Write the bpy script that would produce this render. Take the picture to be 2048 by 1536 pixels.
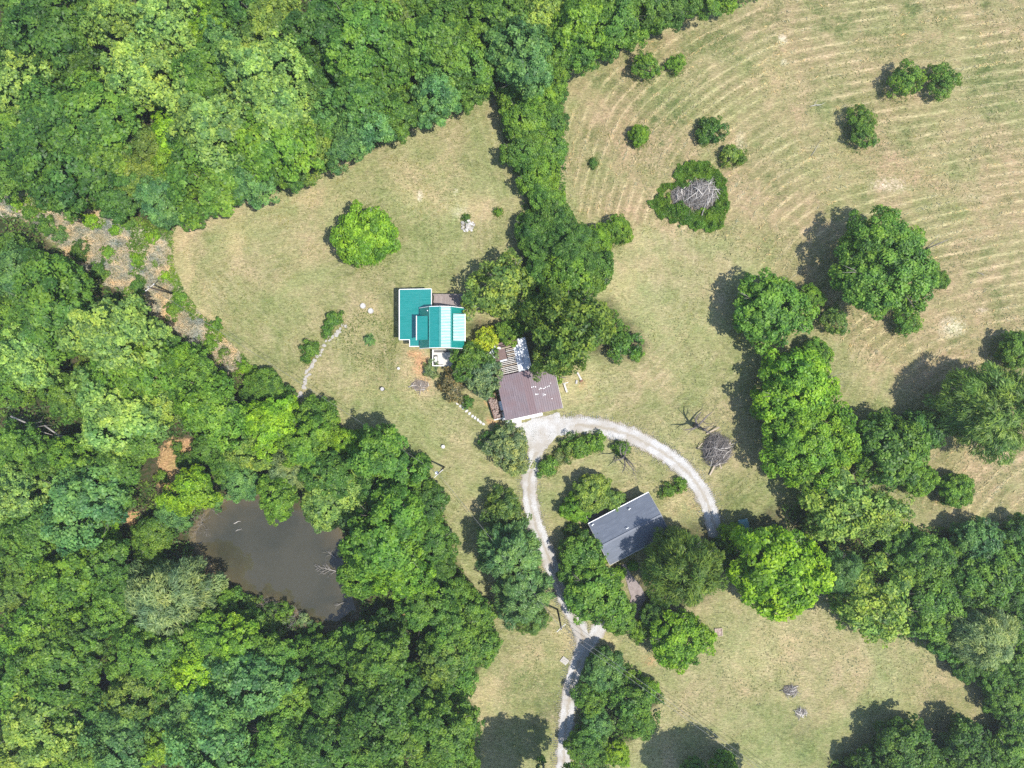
import bpy, math, random
import numpy as np
from mathutils import Vector, Matrix

for o in list(bpy.data.objects):
    bpy.data.objects.remove(o)
SC = bpy.context.scene
COL = SC.collection
RAD = math.radians
CAM_H = 120.0            # drone height (m)
FPX = 1440.0             # focal length in photo pixels (2048 wide)

# ------------------------------------------------------------------ camera, sky, sun, exposure
cam_d = bpy.data.cameras.new('camera')
cam_d.sensor_width = 36.0
cam_d.lens = 36.0 * FPX / 2048.0
cam_d.clip_start = 1.0
cam_d.clip_end = 3000.0
cam = bpy.data.objects.new('camera', cam_d)
cam.location = (0, 0, CAM_H)
COL.objects.link(cam)
SC.camera = cam

SUN_EL = RAD(65.0)
SH = Vector((-0.903, 0.43, 0)).normalized()          # direction in which shadows fall
SUN_DIR = Vector((-SH.x * math.cos(SUN_EL), -SH.y * math.cos(SUN_EL), math.sin(SUN_EL)))
world = bpy.data.worlds.new('World')
SC.world = world
world.use_nodes = True
wn = world.node_tree.nodes
sky = wn.new('ShaderNodeTexSky')
sky.sky_type = 'NISHITA'
sky.sun_disc = False
sky.sun_elevation = SUN_EL
sky.sun_rotation = math.atan2(SUN_DIR.x, SUN_DIR.y)
sky.air_density = 1.0
sky.dust_density = 0.6
sky.ozone_density = 2.0
world.node_tree.links.new(sky.outputs[0], wn['Background'].inputs[0])
wn['Background'].inputs[1].default_value = 0.15

sun_d = bpy.data.lights.new('sun', 'SUN')
sun_d.energy = 4.3
sun_d.angle = RAD(0.53)
sun_d.color = (1.0, 0.955, 0.88)
sun = bpy.data.objects.new('sun', sun_d)
sun.rotation_euler = (-SUN_DIR).to_track_quat('-Z', 'Y').to_euler()
sun.location = SUN_DIR * 200
COL.objects.link(sun)

vs = SC.view_settings
vs.view_transform = 'Standard'
vs.look = 'None'
vs.gamma = 1.0
vs.use_curve_mapping = False
vs.exposure = 0.90
SC.cycles.use_denoising = False
SC.cycles.max_bounces = 6
SC.cycles.diffuse_bounces = 3
SC.cycles.transmission_bounces = 4

# ------------------------------------------------------------------ helpers
def P(px, py, z=0.0):
    """photo pixel -> point in the place, for something z metres above the ground"""
    k = (CAM_H - z) / FPX
    return Vector(((px - 1024) * k, (768 - py) * k, z))

def tag(o, label=None, cat=None, group=None, kind=None):
    if label: o['label'] = label
    if cat: o['category'] = cat
    if group: o['group'] = group
    if kind: o['kind'] = kind
    return o

def empty(name, loc=(0, 0, 0), rz=0.0):
    o = bpy.data.objects.new(name, None)
    o.location = loc
    o.rotation_euler = (0, 0, rz)
    o.empty_display_size = 0.3
    COL.objects.link(o)
    return o

def link(name, me, parent=None, loc=(0, 0, 0), rz=0.0, mat=None):
    o = bpy.data.objects.new(name, me)
    o.location = loc
    o.rotation_euler = (0, 0, rz)
    if mat is not None and len(me.materials) == 0:
        me.materials.append(mat)
    if parent is not None:
        o.parent = parent
    COL.objects.link(o)
    return o

def np_mesh(name, V, F, attrs=None, smooth=False, cols=None):
    """V (n,3), F (m,k) arrays, all faces with k corners"""
    V = np.asarray(V, np.float32); F = np.asarray(F, np.int32)
    me = bpy.data.meshes.new(name)
    k = F.shape[1]
    me.vertices.add(len(V)); me.vertices.foreach_set('co', V.ravel())
    me.loops.add(F.size); me.loops.foreach_set('vertex_index', F.ravel())
    me.polygons.add(len(F))
    me.polygons.foreach_set('loop_start', np.arange(0, F.size, k, dtype=np.int32))
    me.polygons.foreach_set('loop_total', np.full(len(F), k, np.int32))
    me.polygons.foreach_set('use_smooth', np.full(len(F), smooth, bool))
    me.update(calc_edges=True)
    for nm, a in (attrs or {}).items():
        at = me.attributes.new(nm, 'FLOAT', 'POINT')
        at.data.foreach_set('value', np.asarray(a, np.float32))
    for nm, a in (cols or {}).items():
        at = me.attributes.new(nm, 'FLOAT_COLOR', 'POINT')
        at.data.foreach_set('color', np.asarray(a, np.float32).ravel())
    return me

class MB:
    """collects boxes, prisms, sheets and tubes into ONE mesh"""
    def __init__(s):
        s.v = []; s.f = []; s.sm = []
    def add(s, vs, fs, smooth=False):
        n = len(s.v)
        s.v += [tuple(v) for v in vs]
        s.f += [tuple(i + n for i in f) for f in fs]
        s.sm += [smooth] * len(fs)
        return s
    def box(s, c, d, rz=0.0, tilt=None):
        hx, hy, hz = d[0] / 2, d[1] / 2, d[2] / 2
        M = Matrix.Rotation(rz, 3, 'Z')
        if tilt: M = M @ tilt
        c = Vector(c)
        vs = [c + M @ Vector((sx * hx, sy * hy, sz * hz)) for sz in (-1, 1) for sx, sy in ((-1, -1), (1, -1), (1, 1), (-1, 1))]
        return s.add(vs, [(3, 2, 1, 0), (4, 5, 6, 7), (0, 1, 5, 4), (1, 2, 6, 5), (2, 3, 7, 6), (3, 0, 4, 7)])
    def b2(s, x0, x1, y0, y1, z0, z1):
        return s.box(((x0 + x1) / 2, (y0 + y1) / 2, (z0 + z1) / 2), (x1 - x0, y1 - y0, z1 - z0))
    def bar(s, a, b, w, h):
        """box section from a to b"""
        a = Vector(a); b = Vector(b); d = (b - a)
        q = d.to_track_quat('X', 'Z').to_matrix()
        L = d.length / 2; c = (a + b) / 2
        vs = [c + q @ Vector((sx * L, sy * w / 2, sz * h / 2)) for sz in (-1, 1) for sx, sy in ((-1, -1), (1, -1), (1, 1), (-1, 1))]
        return s.add(vs, [(3, 2, 1, 0), (4, 5, 6, 7), (0, 1, 5, 4), (1, 2, 6, 5), (2, 3, 7, 6), (3, 0, 4, 7)])
    def prism(s, poly, z0, z1):
        n = len(poly)
        vs = [(x, y, z0) for x, y in poly] + [(x, y, z1) for x, y in poly]
        fs = [tuple(range(n - 1, -1, -1)), tuple(range(n, 2 * n))]
        fs += [(i, (i + 1) % n, n + (i + 1) % n, n + i) for i in range(n)]
        return s.add(vs, fs)
    def slab(s, q, t):
        """quad q (4 points, counter clockwise from above) with thickness t downwards along its normal"""
        q = [Vector(p) for p in q]
        nrm = (q[1] - q[0]).cross(q[3] - q[0]).normalized()
        vs = q + [p - nrm * t for p in q]
        return s.add(vs, [(0, 1, 2, 3), (7, 6, 5, 4), (0, 4, 5, 1), (1, 5, 6, 2), (2, 6, 7, 3), (3, 7, 4, 0)])
    def cyl(s, c, r0, r1, h, n=20, cap=True):
        x, y, z = c
        vs = [(x + r0 * math.cos(2 * math.pi * i / n), y + r0 * math.sin(2 * math.pi * i / n), z) for i in range(n)]
        vs += [(x + r1 * math.cos(2 * math.pi * i / n), y + r1 * math.sin(2 * math.pi * i / n), z + h) for i in range(n)]
        s.add(vs, [(i, (i + 1) % n, n + (i + 1) % n, n + i) for i in range(n)], True)
        if cap:
            s.add(vs[n:], [tuple(range(n))])
            s.add(vs[:n], [tuple(range(n - 1, -1, -1))])
        return s
    def ring(s, c, ro, ri, h, n=24):
        x, y, z = c; vs = []
        for r, zz in ((ro, z), (ro, z + h), (ri, z + h), (ri, z)):
            vs += [(x + r * math.cos(2 * math.pi * i / n), y + r * math.sin(2 * math.pi * i / n), zz) for i in range(n)]
        fs = []
        for k in range(4):
            a = k * n; b = ((k + 1) % 4) * n
            fs += [(a + i, a + (i + 1) % n, b + (i + 1) % n, b + i) for i in range(n)]
        return s.add(vs, fs)
    def tube(s, pts, radii, n=5):
        pts = [Vector(p) for p in pts]
        vs = []; fs = []
        for i, p in enumerate(pts):
            d = (pts[min(i + 1, len(pts) - 1)] - pts[max(i - 1, 0)])
            if d.length < 1e-6: d = Vector((0, 0, 1))
            q = d.to_track_quat('Z', 'X').to_matrix()
            for k in range(n):
                a = 2 * math.pi * k / n
                vs.append(p + q @ Vector((math.cos(a), math.sin(a), 0)) * radii[i])
        for i in range(len(pts) - 1):
            for k in range(n):
                fs.append((i * n + k, i * n + (k + 1) % n, (i + 1) * n + (k + 1) % n, (i + 1) * n + k))
        fs.append(tuple(range(n - 1, -1, -1)))
        fs.append(tuple((len(pts) - 1) * n + k for k in range(n)))
        return s.add(vs, fs, True)
    def ribbed(s, o, a, b, pitch, amp, seg=6):
        """corrugated sheet: o corner, a along the ribs, b across them"""
        o = Vector(o); a = Vector(a); b = Vector(b)
        nrm = a.cross(b).normalized()
        if nrm.z < 0: nrm = -nrm
        n = max(2, int(b.length / pitch) * seg)
        vs = []
        for i in range(n + 1):
            p = o + b * (i / n) + nrm * (amp * math.sin(2 * math.pi * i / seg))
            vs += [p, p + a]
        fs = [(2 * i, 2 * i + 1, 2 * i + 3, 2 * i + 2) for i in range(n)]
        if a.cross(b).z < 0: fs = [f[::-1] for f in fs]
        # the fold order above is (o, o+a, o+a+b', o+b'); make it face up
        v = [Vector(vs[j]) for j in fs[0]]
        if (v[1] - v[0]).cross(v[3] - v[0]).z < 0: fs = [f[::-1] for f in fs]
        return s.add(vs, fs, True)
    def mesh(s, name):
        me = bpy.data.meshes.new(name)
        me.from_pydata([tuple(v) for v in s.v], [], s.f)
        me.polygons.foreach_set('use_smooth', s.sm)
        me.update()
        return me
    def build(s, name, mat, parent=None, loc=(0, 0, 0), rz=0.0):
        return link(name, s.mesh(name), parent, loc, rz, mat)

# ------------------------------------------------------------------ materials
def new_mat(name):
    m = bpy.data.materials.new(name); m.use_nodes = True
    nt = m.node_tree
    b = nt.nodes['Principled BSDF']
    return m, nt, b

def nd(nt, t, **kw):
    n = nt.nodes.new(t)
    for k, v in kw.items():
        if k.startswith('i_'):
            n.inputs[int(k[2:])].default_value = v
        else:
            setattr(n, k, v)
    return n

def mixc(nt, fac, a, b, blend='MIX'):
    n = nt.nodes.new('ShaderNodeMix'); n.data_type = 'RGBA'; n.blend_type = blend
    for sock, v in ((n.inputs[0], fac), (n.inputs[6], a), (n.inputs[7], b)):
        if hasattr(v, 'is_linked') or hasattr(v, 'links'):
            nt.links.new(v, sock)
        elif isinstance(v, (int, float)):
            sock.default_value = v
        else:
            sock.default_value = (v[0], v[1], v[2], 1)
    return n.outputs[2]

def noise(nt, vec, scale, detail=4, rough=0.6, dist=0.0):
    n = nd(nt, 'ShaderNodeTexNoise')
    n.inputs['Scale'].default_value = scale
    n.inputs['Detail'].default_value = detail
    n.inputs['Roughness'].default_value = rough
    n.inputs['Distortion'].default_value = dist
    if vec is not None: nt.links.new(vec, n.inputs['Vector'])
    return n.outputs['Fac']

def ramp(nt, fac, lo, hi):
    n = nd(nt, 'ShaderNodeMapRange'); n.clamp = True
    nt.links.new(fac, n.inputs[0])
    n.inputs[1].default_value = lo; n.inputs[2].default_value = hi
    return n.outputs[0]

def mth(nt, op, a, b=None, c=None):
    n = nd(nt, 'ShaderNodeMath'); n.operation = op
    for i, v in enumerate((a, b, c)):
        if v is None: continue
        if hasattr(v, 'links'): nt.links.new(v, n.inputs[i])
        else: n.inputs[i].default_value = v
    return n.outputs[0]

def pos(nt):
    return nt.nodes.new('ShaderNodeNewGeometry').outputs['Position']

def bump(nt, b, h, strength=0.3, dist=0.05):
    n = nd(nt, 'ShaderNodeBump')
    n.inputs['Strength'].default_value = strength
    n.inputs['Distance'].default_value = dist
    nt.links.new(h, n.inputs['Height'])
    nt.links.new(n.outputs[0], b.inputs['Normal'])

ALB = 0.7
def weathered(name, c1, c2, scale=1.5, rough=0.7, metallic=0.0, c3=None, bstr=0.25, spec=0.5, s3=7.0):
    m, nt, b = new_mat(name)
    tc = nd(nt, 'ShaderNodeTexCoord').outputs['Object']
    k_ = 1.0 if min(c1) > 0.5 else ALB
    c1, c2 = [tuple(v * k_ for v in q) for q in (c1, c2)]
    if c3 is not None: c3 = tuple(v * k_ for v in c3)
    f = ramp(nt, noise(nt, tc, scale, 6, 0.65), 0.3, 0.7)
    c = mixc(nt, f, c1, c2)
    if c3 is not None:
        f3 = ramp(nt, noise(nt, tc, s3, 4, 0.7), 0.55, 0.72)
        c = mixc(nt, f3, c, c3)
    nt.links.new(c, b.inputs['Base Color'])
    b.inputs['Roughness'].default_value = rough
    b.inputs['Metallic'].default_value = metallic
    b.inputs['Specular IOR Level'].default_value = spec
    bump(nt, b, noise(nt, tc, scale * 8, 4, 0.6), bstr, 0.03)
    return m

def leaf_material(name, trans=0.48, var=(0.55, 1.5)):
    """foliage: tree colour from the object, clump and leaf variation from the mesh"""
    m, nt, b = new_mat(name)
    oi = nd(nt, 'ShaderNodeObjectInfo')
    at = nd(nt, 'ShaderNodeAttribute', attribute_name='tint')
    mr = nd(nt, 'ShaderNodeMapRange')
    nt.links.new(at.outputs['Fac'], mr.inputs[0])
    mr.inputs[3].default_value = var[0]; mr.inputs[4].default_value = var[1]
    vm = nd(nt, 'ShaderNodeVectorMath', operation='SCALE')
    nt.links.new(oi.outputs['Color'], vm.inputs[0]); nt.links.new(mr.outputs[0], vm.inputs['Scale'])
    g_ = pos(nt)
    drift = ramp(nt, noise(nt, g_, 0.22, 3, 0.6), 0.32, 0.68)
    drift2 = ramp(nt, noise(nt, g_, 0.9, 3, 0.6), 0.3, 0.7)
    tone = mixc(nt, drift, (0.80, 0.94, 1.10), (1.20, 1.06, 0.85))
    tone = mixc(nt, 1.0, tone, mixc(nt, drift2, (0.82, 0.86, 0.9), (1.16, 1.12, 1.05)), 'MULTIPLY')
    warm = mixc(nt, at.outputs['Fac'], (0.82, 1.0, 0.95), (1.20, 1.02, 0.75))
    c = mixc(nt, 1.0, vm.outputs[0], warm, 'MULTIPLY')
    c = mixc(nt, 1.0, c, tone, 'MULTIPLY')
    nt.links.new(c, b.inputs['Base Color'])
    b.inputs['Roughness'].default_value = 0.5
    b.inputs['Specular IOR Level'].default_value = 0.35
    tr = nd(nt, 'ShaderNodeBsdfTranslucent')
    c2 = mixc(nt, 1.0, c, (1.15, 1.25, 0.55), 'MULTIPLY')
    nt.links.new(c2, tr.inputs[0])
    mx = nd(nt, 'ShaderNodeMixShader'); mx.inputs[0].default_value = trans
    nt.links.new(b.outputs[0], mx.inputs[1]); nt.links.new(tr.outputs[0], mx.inputs[2])
    nt.links.new(mx.outputs[0], nt.nodes['Material Output'].inputs[0])
    return m

M_LEAF = leaf_material('foliage')
M_NEEDLE = leaf_material('needles', 0.15, (0.55, 1.45))
M_STRAW = leaf_material('dry_stems', 0.2, (0.6, 1.35))
M_BARK = weathered('bark', (0.16, 0.135, 0.11), (0.34, 0.31, 0.27), 2.0, 0.9)
M_DEAD = weathered('dead_wood', (0.30, 0.27, 0.24), (0.46, 0.43, 0.40), 2.0, 0.85)
M_DEADDARK = weathered('dark_dead_wood', (0.10, 0.08, 0.065), (0.24, 0.21, 0.19), 2.0, 0.9)
M_GREYTWIG = weathered('grey_twigs', (0.15, 0.13, 0.115), (0.38, 0.35, 0.33), 3.0, 0.9)
M_WHITEWOOD = weathered('bleached_wood', (0.55, 0.5, 0.44), (0.7, 0.66, 0.6), 2.0, 0.85)
M_CONC = weathered('concrete', (0.42, 0.40, 0.37), (0.58, 0.56, 0.53), 1.2, 0.9, c3=(0.33, 0.31, 0.28))
M_PALECONC = weathered('pale_concrete', (0.56, 0.54, 0.50), (0.68, 0.66, 0.62), 1.2, 0.9)
M_WHITE = weathered('white_paint', (0.66, 0.66, 0.65), (0.8, 0.8, 0.79), 1.5, 0.6)
M_SIDING = weathered('white_siding', (0.6, 0.6, 0.57), (0.7, 0.7, 0.68), 1.0, 0.7)
M_BRICK = weathered('brick_wall', (0.24, 0.12, 0.08), (0.32, 0.18, 0.12), 2.0, 0.9)
M_GLASS, _nt, _b = new_mat('window_glass')
_b.inputs['Base Color'].default_value = (0.03, 0.04, 0.05, 1); _b.inputs['Roughness'].default_value = 0.08
M_DARK = weathered('interior_shade', (0.018, 0.018, 0.02), (0.03, 0.028, 0.026), 1.0, 0.95)
M_STEEL = weathered('galvanised_steel', (0.50, 0.53, 0.55), (0.62, 0.64, 0.66), 1.0, 0.42, 0.5)
M_OLDTIN = weathered('weathered_tin', (0.40, 0.42, 0.45), (0.62, 0.64, 0.66), 1.2, 0.5, 0.2, c3=(0.30, 0.18, 0.14), s3=1.2)
M_STONE = weathered('pale_stone', (0.36, 0.33, 0.29), (0.52, 0.49, 0.44), 1.5, 0.9, c3=(0.25, 0.24, 0.2))
M_DECK = weathered('grey_deck_boards', (0.20, 0.16, 0.15), (0.36, 0.30, 0.28), 1.6, 0.85, c3=(0.42, 0.37, 0.34))
M_POLE = weathered('creosote_pole', (0.05, 0.035, 0.025), (0.10, 0.075, 0.055), 2.0, 0.9)
M_CABLE = weathered('cable', (0.16, 0.16, 0.16), (0.26, 0.26, 0.26), 1.0, 0.6)
M_BLUE = weathered('blue_plastic', (0.10, 0.22, 0.36), (0.16, 0.30, 0.44), 1.5, 0.5)
M_BLACK = weathered('black_plastic', (0.03, 0.03, 0.03), (0.07, 0.07, 0.07), 2.0, 0.6)
M_RUST = weathered('rust', (0.20, 0.09, 0.05), (0.30, 0.15, 0.09), 2.0, 0.85)
M_TIMBER = weathered('timber', (0.42, 0.33, 0.24), (0.58, 0.48, 0.37), 2.0, 0.85)
M_LITTER = weathered('scrap_litter', (0.22, 0.12, 0.09), (0.45, 0.36, 0.30), 5.0, 0.9, c3=(0.6, 0.57, 0.55))

def roof_paint(name, c1, c2, rough=0.34, spec=0.6, streak=(0.5, 6.0), c3=None, metallic=0.0):
    m, nt, b = new_mat(name)
    tc = nd(nt, 'ShaderNodeTexCoord').outputs['Object']
    mp = nd(nt, 'ShaderNodeMapping'); mp.inputs['Scale'].default_value = (streak[0], streak[1], 1)
    nt.links.new(tc, mp.inputs[0])
    f = ramp(nt, noise(nt, mp.outputs[0], 1.0, 5, 0.6), 0.3, 0.7)
    c1, c2 = [tuple(v * ALB for v in q) for q in (c1, c2)]
    if c3 is not None: c3 = tuple(v * ALB for v in c3)
    c = mixc(nt, f, c1, c2)
    if c3 is not None:
        c = mixc(nt, ramp(nt, noise(nt, tc, 0.55, 5, 0.7), 0.42, 0.66), c, c3)
    nt.links.new(c, b.inputs['Base Color'])
    r = nd(nt, 'ShaderNodeMapRange'); nt.links.new(f, r.inputs[0])
    r.inputs[3].default_value = rough - 0.04; r.inputs[4].default_value = rough + 0.08
    nt.links.new(r.outputs[0], b.inputs['Roughness'])
    b.inputs['Specular IOR Level'].default_value = spec
    b.inputs['Metallic'].default_value = metallic
    return m
M_TEAL = roof_paint('teal_roof_metal', (0.0, 0.215, 0.186), (0.006, 0.275, 0.245), 0.34, 0.9, (0.6, 5.0), (0.010, 0.245, 0.222))
M_BROWNROOF = roof_paint('brown_roof_metal', (0.110, 0.078, 0.090), (0.250, 0.195, 0.212), 0.5, 0.4, (7, 0.4), (0.180, 0.115, 0.122))
M_RUSTBAND = roof_paint('reddish_roof_metal', (0.165, 0.105, 0.112), (0.220, 0.145, 0.152), 0.55, 0.4, (5, 0.5))
M_SHINGLE = roof_paint('dark_shingles', (0.105, 0.122, 0.158), (0.170, 0.190, 0.230), 0.6, 0.5, (0.6, 3.0), (0.130, 0.148, 0.185))
M_PLY = weathered('brown_roof_boards', (0.15, 0.095, 0.085), (0.21, 0.14, 0.12), 1.6, 0.85)

# ------------------------------------------------------------------ polygons and masks
def poly_world(pts, z=0.0):
    return np.array([P(x, y, z)[:2] for x, y in pts])

def sdf(X, Y, poly, closed=True):
    """signed distance (positive inside) to a polygon, or distance to a polyline"""
    n = len(poly); d2 = np.full(X.shape, 1e18); ins = np.zeros(X.shape, bool)
    for i in range(n if closed else n - 1):
        ax, ay = poly[i]; bx, by = poly[(i + 1) % n]
        ex, ey = bx - ax, by - ay
        wx, wy = X - ax, Y - ay
        t = np.clip((wx * ex + wy * ey) / (ex * ex + ey * ey + 1e-12), 0, 1)
        d2 = np.minimum(d2, (wx - ex * t) ** 2 + (wy - ey * t) ** 2)
        if closed:
            c = ((ay > Y) != (by > Y)) & (X < (bx - ax) * (Y - ay) / (by - ay + 1e-12) + ax)
            ins ^= c
    d = np.sqrt(d2)
    return np.where(ins, d, -d) if closed else d

def sstep(a, b, x):
    t = np.clip((x - a) / (b - a), 0, 1)
    return t * t * (3 - 2 * t)

def vnoise(X, Y, cell, seed):
    """smooth value noise 0..1"""
    r = np.random.RandomState(seed); G = r.rand(257, 257)
    x = X / cell + 128.37; y = Y / cell + 128.71
    xi = np.floor(x).astype(int); yi = np.floor(y).astype(int)
    fx = x - xi; fy = y - yi; fx = fx * fx * (3 - 2 * fx); fy = fy * fy * (3 - 2 * fy)
    xi %= 256; yi %= 256
    return (G[xi, yi] * (1 - fx) + G[xi + 1, yi] * fx) * (1 - fy) + (G[xi, yi + 1] * (1 - fx) + G[xi + 1, yi + 1] * fx) * fy

F_TOP = poly_world([(-250, -250), (1700, -250), (1600, -60), (1540, 0), (1450, 20), (1340, 52), (1250, 92), (1190, 128), (1135, 132), (1128, 250),
                    (1128, 400), (1150, 440), (1200, 462), (1222, 505), (1222, 560), (1185, 600), (1130, 615), (1065, 600), (1040, 530), (1036, 450),
                    (1050, 400), (1024, 330), (1004, 260), (992, 195), (950, 205), (905, 235), (830, 262), (740, 302), (640, 345), (550, 388),
                    (460, 410), (375, 425), (345, 465), (330, 470), (200, 420), (100, 395), (-250, 385)])
F_LEFT = poly_world([(-250, 425), (40, 430), (110, 480), (170, 540), (260, 590), (340, 650), (400, 695), (470, 735), (560, 795), (620, 820),
                     (680, 872), (740, 892), (826, 905), (860, 970), (893, 1040), (903, 1110), (940, 1160), (985, 1240), (998, 1300), (958, 1340),
                     (940, 1400), (958, 1440), (958, 1800), (-250, 1800)])
F_RIGHT = poly_world([(1560, 1010), (1650, 985), (1800, 1045), (1950, 1065), (2300, 1055), (2300, 1430), (2040, 1425), (1990, 1370), (1900, 1330),
                      (1850, 1285), (1760, 1265), (1700, 1245), (1650, 1190), (1600, 1120)])
F_CORNER = poly_world([(1620, 1800), (1660, 1520), (1740, 1500), (1850, 1475), (1990, 1445), (2300, 1440), (2300, 1800)])
F_ROAD = poly_world([(1190, 1325), (1250, 1345), (1325, 1385), (1315, 1450), (1285, 1480), (1215, 1500), (1215, 1800), (1150, 1800), (1152, 1500), (1160, 1420)])
F_YARD = poly_world([(1060, 600), (1200, 600), (1240, 620), (1290, 690), (1280, 725), (1240, 720), (1170, 700), (1150, 740), (1090, 740), (1040, 680), (990, 690), (960, 700), (930, 660), (960, 640), (1040, 650)])
F_HOUSE = poly_world([(1260, 1180), (1300, 1060), (1440, 1050), (1560, 1010), (1600, 1120), (1440, 1150), (1430, 1190), (1300, 1230)])
FORESTS = [F_TOP, F_LEFT, F_RIGHT, F_CORNER, F_ROAD]
POND = poly_world([(420, 1014), (457, 998), (489, 990), (525, 988), (570, 985), (625, 1000), (668, 1030), (686, 1080), (694, 1140), (706, 1195), (716, 1228),
                   (692, 1254), (650, 1256), (612, 1252), (598, 1232), (578, 1210), (520, 1200), (490, 1196), (466, 1180), (428, 1158),
                   (418, 1130), (398, 1102), (386, 1082), (388, 1062), (402, 1038)])
BRUSH = poly_world([(-120, 395), (60, 398), (120, 402), (200, 420), (300, 450), (340, 470), (343, 540), (365, 590), (420, 655), (470, 700), (500, 735), (455, 745),
                    (390, 690), (340, 645), (255, 585), (165, 540), (115, 482), (45, 432), (-120, 420)])
HAY = poly_world([(1130, 140), (1190, 132), (1270, 90), (1340, 56), (1450, 22), (1540, 0), (1700, -60), (2300, -120), (2300, 1050), (1950, 1050), (1830, 1010),
                  (1830, 800), (1650, 660), (1600, 620), (1500, 520), (1420, 480), (1300, 462), (1225, 455), (1150, 435), (1128, 330)])
ROWCURVE = poly_world([(1165, 800), (1150, 430), (1132, 330), (1128, 190), (1150, 132), (1270, 85), (1540, 0), (2300, -190)])

def blob(X, Y, lst):
    a = np.zeros(X.shape)
    for (px, py, rx, ry, amt) in lst:
        c = P(px, py)
        a += amt * np.exp(-(((X - c.x) * 12 / rx) ** 2 + ((Y - c.y) * 12 / ry) ** 2))
    return a

ROW_A = poly_world([(1128, 1200), (1128, -400)]); ROW_B = poly_world([(700, 300), (1540, 0), (2400, -120)])
def rowfield(X, Y):
    a = sdf(X, Y, ROW_A, False); b = sdf(X, Y, ROW_B, False) * 0.80; k = 0.10
    m = np.minimum(a, b)
    return m - np.log(np.exp(-k * (a - m)) + np.exp(-k * (b - m))) / k + (vnoise(X, Y, 16, 4) - 0.5) * 0.9 + (vnoise(X, Y, 4, 14) - 0.5) * 0.10

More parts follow.
